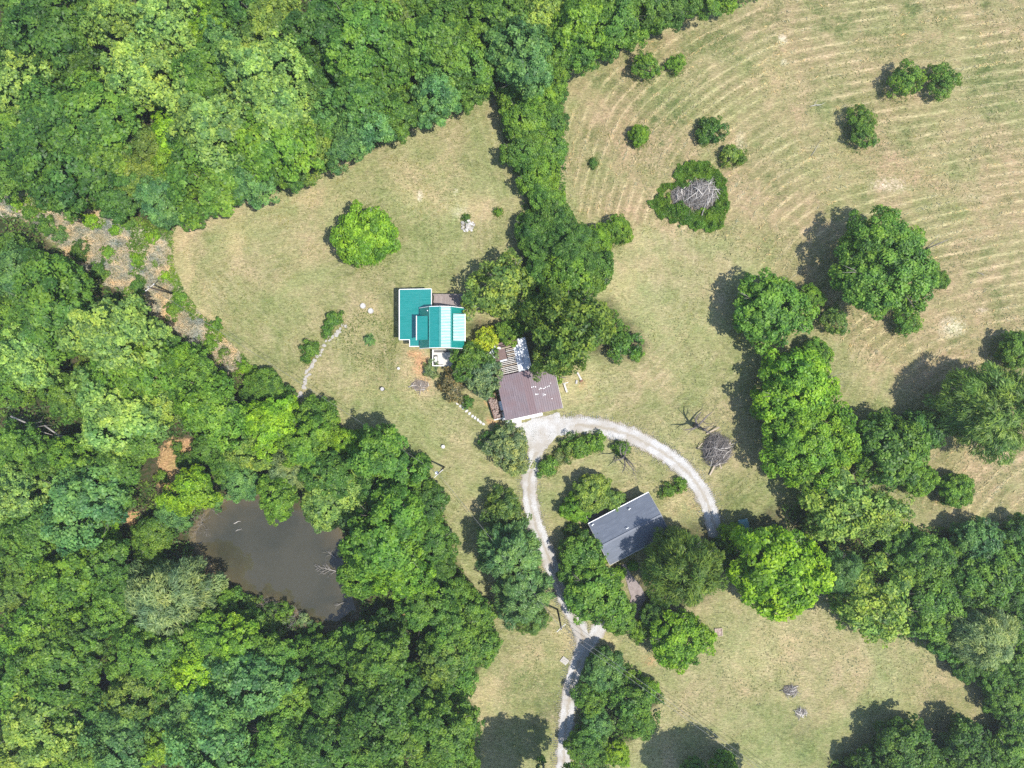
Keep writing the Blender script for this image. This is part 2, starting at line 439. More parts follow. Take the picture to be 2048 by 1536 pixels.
# ------------------------------------------------------------------ ground
def make_ground():
    st = 0.5
    xs = np.concatenate([[-900, -400, -200, -130], np.arange(-102, 102.1, st), [130, 200, 400, 900]])
    ys = np.concatenate([[-900, -400, -200, -110], np.arange(-82, 82.1, st), [110, 200, 400, 900]])
    X, Y = np.meshgrid(xs, ys)
    wob = (vnoise(X, Y, 2.2, 1) - 0.5) * 2.0 + (vnoise(X, Y, 0.9, 2) - 0.5) * 1.2
    fo = np.zeros(X.shape)
    for p in FORESTS:
        fo = np.maximum(fo, sstep(-0.4, 0.9, sdf(X, Y, p) + wob * 0.7 - 0.3))
    for p in (F_YARD, F_HOUSE):
        fo = np.maximum(fo, 0.75 * sstep(-1.5, 1.5, sdf(X, Y, p) + wob))
    br = sstep(-0.5, 0.8, sdf(X, Y, BRUSH) + wob * 0.6)
    hay = sstep(-1.0, 2.0, sdf(X, Y, HAY) + wob)
    row = rowfield(X, Y)
    edge = np.minimum(-np.maximum(sdf(X, Y, F_TOP), sdf(X, Y, BRUSH)), 60)
    row = np.where(hay > 0.5, row, edge)
    green = 0.42 + (vnoise(X, Y, 14, 5) - 0.5) * 0.5 + (vnoise(X, Y, 5, 6) - 0.5) * 0.45 + (vnoise(X, Y, 2, 16) - 0.5) * 0.3
    green += 1.5 * blob(X, Y, [(1085, 1440, 70, 90, 0.55), (1050, 1320, 50, 70, 0.25), (1470, 1000, 50, 40, 0.4), (1890, 1400, 80, 50, 0.5), (1300, 835, 70, 40, 0.3),
                         (745, 720, 40, 60, 0.35), (790, 750, 40, 60, 0.3), (850, 465, 90, 20, 0.35), (580, 640, 60, 70, 0.2), (930, 545, 80, 25, 0.2),
                         (790, 650, 18, 60, 0.4), (560, 730, 60, 40, 0.3), (1520, 1370, 60, 60, 0.3), (1590, 1470, 120, 40, 0.3), (960, 830, 30, 30, 0.5),
                         (1100, 1000, 20, 60, 0.15), (1740, 270, 60, 60, 0.3), (1780, 330, 80, 60, 0.2), (1980, 180, 60, 80, 0.25), (1340, 150, 80, 60, 0.2),
                         (1700, 60, 140, 60, 0.15), (1780, 1080, 40, 40, 0.2)])
    dry = (vnoise(X, Y, 7, 7) - 0.55) * 0.8 + (vnoise(X, Y, 2.5, 8) - 0.5) * 0.5
    dry += 1.35 * blob(X, Y, [(470, 470, 22, 60, 1.0), (440, 430, 70, 15, 0.5), (362, 500, 18, 70, 1.2), (385, 448, 35, 16, 1.2), (560, 400, 90, 12, 0.5), (700, 330, 90, 12, 0.4), (368, 570, 12, 30, 0.7), (420, 640, 30, 12, 0.4), (400, 640, 20, 40, 0.4), (950, 425, 45, 30, 0.7), (830, 390, 60, 30, 0.4), (845, 745, 30, 50, 0.9), (1160, 775, 32, 45, 0.9),
                       (1240, 560, 50, 40, 0.6), (720, 885, 30, 20, 0.6), (1570, 90, 20, 25, 0.9), (1480, 280, 30, 40, 0.5), (1270, 470, 40, 30, 0.6),
                       (1500, 640, 60, 70, 0.45), (1480, 1300, 120, 60, 0.3), (1800, 360, 90, 40, 0.5), (1950, 400, 90, 60, 0.35), (1530, 160, 60, 40, 0.5), (1400, 450, 60, 30, 0.4),
                       (1200, 1290, 30, 40, 0.7), (1140, 1280, 30, 40, 0.6), (1260, 925, 40, 20, 0.6), (730, 775, 50, 30, 0.3), (1030, 1330, 40, 40, 0.3), (980, 1390, 40, 60, 0.5),
                       (740, 610, 30, 30, 0.5), (1370, 990, 50, 40, 0.4), (1000, 640, 60, 60, 0.5)])
    pale = blob(X, Y, [(1905, 655, 30, 22, 0.9), (1780, 370, 60, 25, 0.5), (1565, 80, 10, 14, 0.9), (1568, 125, 8, 8, 0.8), (1480, 285, 14, 45, 0.5), (840, 393, 7, 14, 0.9),
                       (912, 382, 6, 9, 0.8), (760, 875, 6, 4, 0.6), (1965, 620, 18, 10, 0.5), (920, 425, 30, 20, 0.5), (1720, 440, 12, 10, 0.4), (1950, 395, 60, 14, 0.4)])
    soil = blob(X, Y, [(838, 728, 26, 30, 0.75), (850, 770, 22, 22, 0.5), (822, 706, 18, 10, 0.6), (1158, 772, 24, 36, 0.45), (345, 925, 28, 45, 1.3), (378, 895, 22, 18, 1.1), (340, 965, 24, 14, 1.0), (265, 1040, 18, 20, 1.0), (805, 1226, 15, 18, 1.2), (1245, 915, 16, 10, 0.5), (20, 1215, 20, 14, 0.8), (180, 845, 12, 10, 0.7),
                       (975, 800, 10, 60, 0.5), (990, 845, 24, 10, 0.6), (1380, 1020, 40, 30, 0.45), (1300, 1320, 40, 20, 0.5), (600, 1310, 14, 18, 0.6), (230, 1390, 14, 20, 0.6), (440, 745, 14, 14, 0.5)])
    soil = soil * (0.6 + 0.8 * vnoise(X, Y, 1.6, 9))
    dp = sdf(X, Y, POND)
    Z = -0.95 * sstep(-0.9, 2.2, dp) + (vnoise(X, Y, 6, 10) - 0.5) * 0.10 * sstep(0, 3, -dp)
    Z += fo * (vnoise(X, Y, 1.5, 11) - 0.4) * 0.25 * sstep(0, 2, -dp)
    Z = np.where(np.maximum(abs(X), abs(Y)) > 105, 0, Z) - 0.06
    nx, ny = len(xs), len(ys)
    idx = np.arange(nx * ny).reshape(ny, nx)
    F = np.stack([idx[:-1, :-1], idx[:-1, 1:], idx[1:, 1:], idx[1:, :-1]], -1).reshape(-1, 4)
    V = np.stack([X, Y, Z], -1).reshape(-1, 3)
    A = np.stack([fo, hay, soil, np.ones_like(fo)], -1).reshape(-1, 4)
    B = np.stack([green, dry, br, np.ones_like(fo)], -1).reshape(-1, 4)
    me = np_mesh('ground', V, F, {'row': row.ravel(), 'pale': pale.ravel(), 'shore': sstep(-1.6, 0.3, dp).ravel()}, True, {'mask_a': A, 'mask_b': B})

    m, nt, b = new_mat('meadow_and_forest_floor')
    g = pos(nt)
    a = nd(nt, 'ShaderNodeAttribute', attribute_name='mask_a'); sa = nd(nt, 'ShaderNodeSeparateColor'); nt.links.new(a.outputs['Color'], sa.inputs[0])
    c = nd(nt, 'ShaderNodeAttribute', attribute_name='mask_b'); sb = nd(nt, 'ShaderNodeSeparateColor'); nt.links.new(c.outputs['Color'], sb.inputs[0])
    FO, HA, SO = sa.outputs; GR, DR, BR = sb.outputs
    rowa = nd(nt, 'ShaderNodeAttribute', attribute_name='row').outputs['Fac']
    pala = nd(nt, 'ShaderNodeAttribute', attribute_name='pale').outputs['Fac']
    shore = nd(nt, 'ShaderNodeAttribute', attribute_name='shore').outputs['Fac']
    n_f = ramp(nt, noise(nt, g, 1.9, 5, 0.72, 1.8), 0.36, 0.64)        # tufts about 0.4 m
    n_m = ramp(nt, noise(nt, g, 0.55, 5, 0.7, 1.2), 0.34, 0.66)       # patches of a metre or so
    mpb = nd(nt, 'ShaderNodeMapping'); mpb.inputs['Rotation'].default_value = (0, 0, 0.35); mpb.inputs['Scale'].default_value = (1.6, 5.5, 1)
    nt.links.new(g, mpb.inputs[0])
    n_c = ramp(nt, noise(nt, mpb.outputs[0], 0.9, 4, 0.7, 1.2), 0.33, 0.67)   # streaks of cut blades
    n_s = noise(nt, g, 0.22, 4, 0.65, 0.5)
    # lawn: straw, olive, green
    gsum = mth(nt, 'ADD', GR, mth(nt, 'MULTIPLY', mth(nt, 'SUBTRACT', n_f, 0.5), 0.95))
    gsum = mth(nt, 'ADD', gsum, mth(nt, 'MULTIPLY', mth(nt, 'SUBTRACT', n_m, 0.5), 0.8))
    gsum = mth(nt, 'ADD', gsum, mth(nt, 'MULTIPLY', mth(nt, 'SUBTRACT', ramp(nt, n_s, 0.36, 0.64), 0.5), 0.9))
    gf = ramp(nt, gsum, -0.35, 1.25)
    lawn = mixc(nt, gf, (0.345, 0.305, 0.170), (0.165, 0.188, 0.062))
    gd = ramp(nt, gsum, 0.95, 1.9)
    lawn = mixc(nt, gd, lawn, (0.075, 0.105, 0.032))
    dsum = mth(nt, 'ADD', DR, mth(nt, 'MULTIPLY', mth(nt, 'SUBTRACT', n_f, 0.5), 1.3))
    lawn = mixc(nt, mth(nt, 'MULTIPLY', ramp(nt, dsum, 0.15, 0.9), 0.8), lawn, (0.44, 0.352, 0.20))
    swath = mth(nt, 'SINE', mth(nt, 'MULTIPLY', mth(nt, 'ADD', rowa, mth(nt, 'MULTIPLY', n_f, 0.25)), 2 * math.pi / 1.5))
    lawn = mixc(nt, mth(nt, 'MULTIPLY', ramp(nt, swath, 0.1, 1.0), mth(nt, 'MULTIPLY', ramp(nt, n_s, 0.42, 0.62), 0.22)), lawn, (0.46, 0.42, 0.27))
    cmb = nd(nt, 'ShaderNodeCombineXYZ'); sx = nd(nt, 'ShaderNodeSeparateXYZ'); nt.links.new(g, sx.inputs[0])
    nt.links.new(mth(nt, 'MULTIPLY', rowa, 3.0), cmb.inputs[0]); nt.links.new(mth(nt, 'MULTIPLY', sx.outputs[0], 0.34), cmb.inputs[1]); nt.links.new(mth(nt, 'MULTIPLY', sx.outputs[1], 0.34), cmb.inputs[2])
    streak = ramp(nt, noise(nt, cmb.outputs[0], 1.0, 5, 0.7, 0.4), 0.34, 0.66)
    lawn = mixc(nt, mth(nt, 'MULTIPLY', mth(nt, 'MULTIPLY', streak, ramp(nt, n_s, 0.3, 0.6)), 0.3), lawn, (0.43, 0.385, 0.235))
    # hay field: windrow lines of pale straw over grey green stubble
    rn = mth(nt, 'ADD', rowa, mth(nt, 'MULTIPLY', mth(nt, 'SUBTRACT', n_m, 0.5), 0.12))
    rn = mth(nt, 'ADD', rn, mth(nt, 'MULTIPLY', mth(nt, 'SUBTRACT', n_f, 0.5), 0.13))
    rs = mth(nt, 'SINE', mth(nt, 'MULTIPLY', rn, 2 * math.pi / 1.34))
    line = ramp(nt, rs, 0.50, 0.92)
    patch = ramp(nt, noise(nt, g, 0.10, 5, 0.7, 0.8), 0.40, 0.58)
    line = mth(nt, 'MULTIPLY', line, mth(nt, 'MULTIPLY', patch, ramp(nt, streak, 0.0, 0.6)))
    hayc = mixc(nt, ramp(nt, gsum, -0.3, 1.2), (0.325, 0.258, 0.146), (0.140, 0.165, 0.055))
    hayc = mixc(nt, mth(nt, 'MULTIPLY', streak, 0.5), hayc, (0.43, 0.35, 0.215))
    hayc = mixc(nt, ramp(nt, gsum, 0.75, 1.45), hayc, (0.10, 0.125, 0.045))
    hayc = mixc(nt, ramp(nt, dsum, 0.1, 0.9), hayc, (0.39, 0.288, 0.172))
    groove = ramp(nt, rs, -0.3, -1.0)
    hayc = mixc(nt, mth(nt, 'MULTIPLY', groove, mth(nt, 'MULTIPLY', patch, 0.35)), hayc, (0.15, 0.15, 0.06))
    hayc = mixc(nt, mth(nt, 'MULTIPLY', line, 0.56), hayc, (0.60, 0.49, 0.30))
    col = mixc(nt, HA, lawn, hayc)
    # marshy strip: bleached dead grass and green weeds
    brc = mixc(nt, ramp(nt, mth(nt, 'ADD', n_m, mth(nt, 'MULTIPLY', n_f, 0.4)), 0.62, 0.82), (0.40, 0.345, 0.29), (0.12, 0.19, 0.035))
    col = mixc(nt, BR, col, brc)
    floor = mixc(nt, ramp(nt, n_m, 0.35, 0.65), (0.045, 0.060, 0.022), (0.085, 0.070, 0.042))
    col = mixc(nt, FO, col, floor)
    soilc = mixc(nt, n_f, (0.34, 0.19, 0.095), (0.52, 0.34, 0.19))
    col = mixc(nt, ramp(nt, mth(nt, 'MULTIPLY', SO, mth(nt, 'ADD', mth(nt, 'MULTIPLY', n_f, 0.9), 0.5)), 0.35, 0.6), col, soilc)
    col = mixc(nt, ramp(nt, mth(nt, 'MULTIPLY', pala, mth(nt, 'ADD', mth(nt, 'MULTIPLY', n_f, 1.3), 0.35)), 0.3, 0.8), col, (0.58, 0.50, 0.38))
    col = mixc(nt, shore, col, (0.16, 0.125, 0.08))
    # blade scale speckle
    spk = nd(nt, 'ShaderNodeMapRange'); nt.links.new(n_c, spk.inputs[0])
    spk.inputs[1].default_value = 0.0; spk.inputs[2].default_value = 1.0; spk.inputs[3].default_value = 0.42; spk.inputs[4].default_value = 1.08
    vm = nd(nt, 'ShaderNodeVectorMath', operation='SCALE'); nt.links.new(col, vm.inputs[0]); nt.links.new(spk.outputs[0], vm.inputs['Scale'])
    big = ramp(nt, noise(nt, g, 0.075, 5, 0.62, 0.8), 0.38, 0.62)
    mid2 = ramp(nt, noise(nt, g, 0.33, 4, 0.65, 0.8), 0.35, 0.65)
    wash = mixc(nt, big, (0.90, 1.0, 0.84), (1.09, 1.02, 1.02))
    wash = mixc(nt, 1.0, wash, mixc(nt, mid2, (0.88, 0.94, 0.84), (1.10, 1.06, 1.10)), 'MULTIPLY')
    fin = mixc(nt, 1.0, vm.outputs[0], wash, 'MULTIPLY')
    nt.links.new(fin, b.inputs['Base Color'])
    b.inputs['Roughness'].default_value = 0.95
    b.inputs['Specular IOR Level'].default_value = 0.1
    hh = mth(nt, 'ADD', mth(nt, 'ADD', n_f, mth(nt, 'MULTIPLY', n_c, 0.5)), mth(nt, 'MULTIPLY', mth(nt, 'MULTIPLY', line, 0.35), HA))
    bump(nt, b, hh, 0.55, 0.12)
    tag(link('ground', me, mat=m), 'dry mown meadow, hayfield and shaded forest floor', 'ground', kind='structure')

make_ground()

# ------------------------------------------------------------------ pond
def make_pond():
    c = POND.mean(axis=0)
    n = len(POND); pts = []
    for i in range(n):
        a, b = POND[i], POND[(i + 1) % n]
        for t in np.linspace(0, 1, 6, endpoint=False):
            pts.append(a + (b - a) * t)
    pts = np.array(pts); rings = (1.06, 1.0, 0.93, 0.84, 0.7, 0.5, 0.25); N = len(pts)
    V = np.concatenate([c + (pts - c) * r for r in rings] + [c[None]])
    V = np.concatenate([V, np.full((len(V), 1), -0.36)], 1)
    F = [(k * N + i, k * N + (i + 1) % N, (k + 1) * N + (i + 1) % N, (k + 1) * N + i) for k in range(len(rings) - 1) for i in range(N)]
    F += [(6 * N + i, 6 * N + (i + 1) % N, 7 * N) for i in range(N)]
    sh = np.concatenate([np.full(N, v) for v in (1.0, 1.0, 0.75, 0.45, 0.2, 0.05, 0.0)] + [[0.0]])
    me = bpy.data.meshes.new('pond_water'); me.from_pydata([tuple(v) for v in V], [], F)
    if me.polygons[0].normal.z < 0: me.flip_normals()
    at = me.attributes.new('shallow', 'FLOAT', 'POINT'); at.data.foreach_set('value', sh.astype(np.float32))
    m, nt, b = new_mat('murky_pond_water')
    g = pos(nt)
    col = mixc(nt, ramp(nt, noise(nt, g, 0.07, 4, 0.6, 0.6), 0.38, 0.62), (0.033, 0.033, 0.021), (0.048, 0.045, 0.029))
    shl = nd(nt, 'ShaderNodeAttribute', attribute_name='shallow').outputs['Fac']
    f = ramp(nt, mth(nt, 'ADD', shl, mth(nt, 'MULTIPLY', mth(nt, 'SUBTRACT', noise(nt, g, 0.3, 4, 0.6), 0.5), 1.2)), 0.15, 0.95)
    col = mixc(nt, f, col, (0.074, 0.060, 0.031))
    nt.links.new(col, b.inputs['Base Color'])
    b.inputs['Roughness'].default_value = 0.05
    b.inputs['IOR'].default_value = 1.33
    b.inputs['Specular IOR Level'].default_value = 1.0
    bump(nt, b, mth(nt, 'ADD', noise(nt, g, 1.5, 3, 0.5), noise(nt, g, 0.35, 2, 0.5)), 0.05, 0.03)
    tag(link('pond_water', me, mat=m), 'murky grey-brown pond in the woods', 'pond', kind='structure')
make_pond()

# ------------------------------------------------------------------ gravel drive
def smooth_path(pts, step=0.35):
    pts = [Vector((p[0], p[1], p[2] if len(p) > 2 else 0)) for p in pts]
    out = []
    for i in range(len(pts) - 1):
        p0 = pts[max(i - 1, 0)]; p1 = pts[i]; p2 = pts[i + 1]; p3 = pts[min(i + 2, len(pts) - 1)]
        n = max(2, int((p2 - p1).length / step))
        for k in range(n):
            t = k / n
            out.append(0.5 * ((2 * p1) + (p2 - p0) * t + (2 * p0 - 5 * p1 + 4 * p2 - p3) * t * t + (3 * p1 - p0 - 3 * p2 + p3) * t ** 3))
    out.append(pts[-1])
    return out

def gravel_mat():
    m, nt, b = new_mat('white_gravel')
    g = pos(nt)
    v = nd(nt, 'ShaderNodeAttribute', attribute_name='across').outputs['Fac']
    t = nd(nt, 'ShaderNodeAttribute', attribute_name='track').outputs['Fac']
    n_f = noise(nt, g, 7.0, 4, 0.75); n_m = noise(nt, g, 1.1, 5, 0.7, 0.6); n_l = noise(nt, g, 0.25, 3, 0.6)
    grav = mixc(nt, ramp(nt, n_f, 0.3, 0.7), (0.24, 0.235, 0.225), (0.50, 0.49, 0.475))
    grav = mixc(nt, ramp(nt, n_l, 0.42, 0.62), grav, mixc(nt, n_f, (0.23, 0.21, 0.185), (0.36, 0.33, 0.29)))
    earth = mixc(nt, n_f, (0.16, 0.13, 0.08), (0.27, 0.22, 0.15))
    mid = mth(nt, 'ADD', v, mth(nt, 'MULTIPLY', mth(nt, 'SUBTRACT', n_m, 0.5), 1.0))
    f = mth(nt, 'MULTIPLY', ramp(nt, mth(nt, 'ABSOLUTE', mid), 0.30, 0.05), t)
    f = mth(nt, 'MULTIPLY', f, 0.62)
    edge = ramp(nt, mth(nt, 'ADD', mth(nt, 'ABSOLUTE', v), mth(nt, 'MULTIPLY', mth(nt, 'SUBTRACT', n_m, 0.5), 0.8)), 0.75, 1.1)
    col = mixc(nt, mth(nt, 'MAXIMUM', f, edge), grav, earth)
    nt.links.new(col, b.inputs['Base Color'])
    b.inputs['Roughness'].default_value = 0.95; b.inputs['Specular IOR Level'].default_value = 0.15
    bump(nt, b, n_f, 0.5, 0.05)
    return m
M_GRAVEL = gravel_mat()

def ribbon(name, pix, width, label, z=0.012, track=0.8, seed=1):
    r = np.random.RandomState(seed)
    path = smooth_path([P(x, y) for x, y in pix], 0.3)
    w = [width[0] + (width[1] - width[0]) * i / (len(path) - 1) for i in range(len(path))]
    cols = 9; V = []; A = []; T = []
    jl = np.convolve(r.randn(len(path) + 8), np.ones(4) / 4, 'same'); jr = np.convolve(r.randn(len(path) + 8), np.ones(4) / 4, 'same')
    for i, p in enumerate(path):
        d = (path[min(i + 1, len(path) - 1)] - path[max(i - 1, 0)]).normalized()
        nrm = Vector((-d.y, d.x, 0))
        for k in range(cols):
            s = -1 + 2 * k / (cols - 1)
            off = s * w[i] / 2
            if k == 0: off -= jl[i] * 0.22 + 0.1 * r.randn()
            if k == cols - 1: off += jr[i] * 0.22 + 0.1 * r.randn()
            q = p + nrm * off
            V.append((q.x, q.y, z + 0.03 * (1 - s * s) * 0.5 - (0.03 if k in (0, cols - 1) else 0)))
            A.append(s); T.append(track)
    idx = np.arange(len(path) * cols).reshape(-1, cols)
    F = np.stack([idx[:-1, :-1], idx[1:, :-1], idx[1:, 1:], idx[:-1, 1:]], -1).reshape(-1, 4)[:, ::-1]
    me = np_mesh(name, V, F, {'across': A, 'track': T}, True)
    return tag(link(name, me, mat=M_GRAVEL), label, 'driveway', kind='structure')

def flat_patch(name, pix, mat, label, cat, z=0.02, jit=0.12, track=0.0, seed=3, kind='structure'):
    r = random.Random(seed)
    poly = [P(x, y) for x, y in pix]
    pts = []
    for i in range(len(poly)):
        a, b = poly[i], poly[(i + 1) % len(poly)]
        n = max(2, int((b - a).length / 0.4))
        for k in range(n):
            q = a + (b - a) * (k / n)
            pts.append((q.x + r.uniform(-jit, jit), q.y + r.uniform(-jit, jit), z))
    me = bpy.data.meshes.new(name)
    me.from_pydata(pts, [], [tuple(range(len(pts)))])
    if sum((pts[i - 1][0] * pts[i][1] - pts[i][0] * pts[i - 1][1]) for i in range(len(pts))) < 0: me.flip_normals()
    for nm, v in (('across', 0.0), ('track', track)):
        at = me.attributes.new(nm, 'FLOAT', 'POINT'); at.data.foreach_set('value', np.full(len(pts), v, np.float32))
    return tag(link(name, me, mat=mat), label, cat, kind=kind)

ribbon('gravel_drive', [(1062, 850), (1110, 851), (1150, 850), (1190, 853), (1235, 863), (1282, 881), (1330, 908), (1370, 940), (1400, 977), (1417, 1012), (1428, 1048), (1446, 1085)],
       (3.0, 2.75), 'white gravel loop drive curving right from the garage', 0.022, 0.9, 2)
ribbon('gravel_drive', [(1086, 858), (1076, 893), (1064, 932), (1058, 965), (1060, 1005), (1070, 1045), (1085, 1085), (1101, 1125), (1117, 1165), (1134, 1205), (1154, 1245), (1166, 1280), (1158, 1320),
                        (1146, 1355), (1138, 1400), (1132, 1450), (1128, 1500), (1124, 1580), (1120, 1700)],
       (2.7, 2.5), 'white gravel drive running down to the bottom edge', 0.030, 0.9, 3)
ribbon('gravel_drive', [(1160, 1322), (1172, 1298), (1190, 1270), (1206, 1248), (1226, 1222)], (2.0, 2.6), 'short gravel spur forking off toward the dark house', 0.038, 0.35, 4)
flat_patch('gravel_apron', [(1072, 838), (1118, 824), (1122, 842), (1150, 845), (1150, 868), (1112, 872), (1095, 896), (1072, 905), (1050, 885), (1038, 862), (1042, 846)], M_GRAVEL,
           'pale gravel apron in front of the brown garage', 'driveway', 0.046)

# ------------------------------------------------------------------ foliage templates
def leaf_quads(C, N, size, aspect, rng, T=None):
    """one diamond leaf spray for each centre C with normal N; T is a preferred long axis"""
    n = len(C)
    if T is None:
        T = rng.randn(n, 3)
    T = T - N * np.sum(T * N, 1, keepdims=True)
    T /= np.linalg.norm(T, axis=1, keepdims=True) + 1e-9
    B = np.cross(N, T)
    s = size[:, None]
    V = np.stack([C - T * s, C - B * s * aspect + T * s * 0.1, C + T * s, C + B * s * aspect + T * s * 0.1], 1).reshape(-1, 3)
    F = np.arange(4 * n).reshape(-1, 4)
    return V, F

def unit(a):
    return a / (np.linalg.norm(a, axis=1, keepdims=True) + 1e-9)

def crown(name, seed, R, H, zc, nclump, cr, nleaf, ls, aspect=0.6, low=-0.45, radial=0.0, droop=0.0, lobes=0.16, spread=0.5, flat=0.7, cvar=0.35, lvar=0.22, power=1.0, gaps=0.10, csv=0.9, star=0.0):
    """crown of leaf clumps on an uneven dome; R across, H up, zc height of its middle"""
    rng = np.random.RandomState(seed)
    u = rng.rand(nclump * 3); z = low + (1 - low) * u ** power
    az = rng.rand(nclump * 3) * 2 * np.pi
    # keep clumps apart (greedy)
    cand = np.stack([np.sqrt(1 - z ** 2) * np.cos(az), np.sqrt(1 - z ** 2) * np.sin(az), z], 1)
    keep = []; dmin = 1.55 / math.sqrt(nclump) * 1.15
    for i in range(len(cand)):
        if len(keep) >= nclump: break
        if all(np.sum((cand[i] - cand[j]) ** 2) > dmin ** 2 for j in keep[-260:]): keep.append(i)
    D = cand[keep]
    gap = np.sin(D[:, 0] * 3.1 + seed) + np.sin(D[:, 1] * 3.7 + seed * 1.7) + np.sin(D[:, 2] * 4.3 + seed * 0.6) + 0.9 * rng.randn(len(D))
    D = D[gap > np.quantile(gap, gaps)]; nc = len(D)
    A = np.arctan2(D[:, 1], D[:, 0])
    ph = rng.rand(6) * 6.28
    lob = 1 + lobes * (np.sin(2 * A + ph[0]) * 0.6 + np.sin(3 * A + ph[1]) * 0.6 + 0.5 * np.sin(5 * A + ph[2]) + 0.35 * np.sin(8 * A + ph[3])) + star * np.sin(13 * A + ph[4])
    top = 1 + 0.12 * np.sin(D[:, 0] * 4 + ph[4]) + 0.10 * np.sin(D[:, 1] * 5 + ph[5])
    f = 0.62 + 0.34 * rng.rand(nc)
    Cc = np.stack([D[:, 0] * R * lob * f, D[:, 1] * R * lob * f, D[:, 2] * H * top * f], 1)
    # some inner clumps so that the crown is not hollow
    ni = int(nc * 0.25)
    Di = unit(rng.randn(ni, 3)); Ci = Di * np.array([R, R, H]) * (0.25 + 0.3 * rng.rand(ni, 1))
    Cc = np.concatenate([Cc, Ci]); D = np.concatenate([D, Di]); nc = len(Cc)
    ct = np.clip(0.5 + cvar * rng.randn(nc) * 0.6, 0.05, 0.95)
    rad = cr * (1 - csv / 2 + csv * rng.rand(nc))
    per = np.maximum(4, (nleaf * (rad / cr) ** 2 * 0.9).astype(int))
    ci = np.repeat(np.arange(nc), per); n = len(ci)
    d = unit(rng.randn(n, 3) + D[ci] * 0.55 + np.array([0, 0, 0.35]))
    rr = (0.45 + 0.55 * rng.rand(n) ** 0.6)[:, None] * rad[ci][:, None]
    C = Cc[ci] + d * rr * np.array([1, 1, flat])
    if droop: C[:, 2] -= droop * (np.hypot(C[:, 0], C[:, 1]) / R) ** 2 * H
    N = unit(d * 0.55 + D[ci] * 0.45 + np.array([0, 0, 0.45]) + spread * rng.randn(n, 3))
    T = None
    if radial:
        T = unit(D[ci] * np.array([1, 1, 0.25]) + d * 0.5 + (1 - radial) * rng.randn(n, 3))
    size = ls * (0.65 + 0.7 * rng.rand(n))
    V, F = leaf_quads(C, N, size, aspect, rng, T)
    V[:, 2] += zc
    V[:, 2] = np.maximum(V[:, 2], 0.03)
    tint = np.clip(ct[ci] + lvar * rng.randn(n) * 0.8, 0, 1)
    return np_mesh(name, V, F, {'tint': np.repeat(tint, 4)})

def spruce(name, seed, R, Ht, whorls=24, nb=15):
    """layered conifer: whorls of feathered branches"""
    rng = np.random.RandomState(seed); C = []; N = []; T = []; S = []; TI = []
    for w in range(whorls):
        t = w / (whorls - 1)
        z = Ht * (0.08 + 0.90 * t); r = R * (1.0 - t) ** 0.8 * (0.78 + 0.34 * rng.rand()) + 0.18
        k = max(5, int(nb * (1 - 0.45 * t)))
        a0 = rng.rand() * 6.28
        for b in range(k):
            a = a0 + 6.283 * b / k + rng.randn() * 0.16; L = r * (0.6 + 0.5 * rng.rand()); ti = np.clip(0.5 + 0.25 * rng.randn(), 0, 1)
            steps = max(4, int(L / 0.16))
            for s in range(steps):
                q = (s + 0.5) / steps
                if q < 0.12: continue
                cx = np.array([math.cos(a) * L * q, math.sin(a) * L * q, z + 0.25 * L * q - 0.42 * L * q * q])
                side = 0.42 * (1 - q) * min(1, L / 2) + 0.14
                for sg in (-1, 0, 1, -1, 1):
                    aa = a + sg * (0.75 + 0.25 * rng.randn())
                    dd = np.array([math.cos(aa), math.sin(aa), -0.15 + 0.12 * rng.randn()])
                    C.append(cx + dd * side * 0.6 * rng.rand() * (sg != 0)); T.append(dd)
                    N.append([0.35 * rng.randn(), 0.35 * rng.randn(), 1]); S.append(side * 0.62 + 0.10); TI.append(np.clip(ti + 0.2 * rng.randn() + 0.2 * (q - 0.5), 0, 1))
    C = np.array(C); N = unit(np.array(N)); T = np.array(T); S = np.array(S)
    V, F = leaf_quads(C, N, S, 0.26, rng, T)
    V[:, 2] = np.maximum(V[:, 2], 0.05)
    return np_mesh(name, V, F, {'tint': np.repeat(np.array(TI), 4)})

def trunk_mesh(name, seed, R, zc, H, r0, limbs=7):
    r = random.Random(seed); mb = MB()
    top = zc + H * 0.45
    pts = [(r.uniform(-.05, .05) * i * R * 0.15, r.uniform(-.05, .05) * i * R * 0.15, top * i / 5) for i in range(6)]
    mb.tube(pts, [r0 * 1.25, r0, r0 * 0.85, r0 * 0.65, r0 * 0.42, r0 * 0.15], 7)
    for k in range(limbs):
        a = 6.283 * k / limbs + r.uniform(-.3, .3); zz = top * r.uniform(0.3, 0.7); L = R * r.uniform(0.45, 0.75)
        e = Vector((math.cos(a) * L, math.sin(a) * L, min(zz + L * r.uniform(0.35, 0.8), zc + H * 0.4)))
        m = Vector((0, 0, zz)).lerp(e, 0.5) + Vector((0, 0, -0.06 * L))
        mb.tube([(0, 0, zz), m, e], [r0 * 0.5, r0 * 0.32, r0 * 0.12], 5)
        if k % 2 == seed % 2:
            for j in range(3):
                e2 = e + Vector((math.cos(a + r.uniform(-.7, .7)) * R * .42, math.sin(a + r.uniform(-.7, .7)) * R * .42, H * r.uniform(.2, .55))) * r.uniform(.6, 1.0)
                mb.tube([e, e.lerp(e2, .5) + Vector((0, 0, .1)), e2], [r0 * 0.2, r0 * .13, r0 * .04], 4)
    return mb.mesh(name)

# template: (crown mesh, trunk mesh, R, height of the crown's middle, material)
TPL = {}
def tpl(key, n, R, zc, H, r0, mat, fn, limbs=7):
    TPL[key] = [(fn('crown', 100 + hash_(key) + i), trunk_mesh('trunk', 7 + i, R, zc, H, r0, limbs), R, zc, mat) for i in range(n)]
def hash_(s):
    return sum(ord(c) * (i + 3) for i, c in enumerate(s)) % 9000

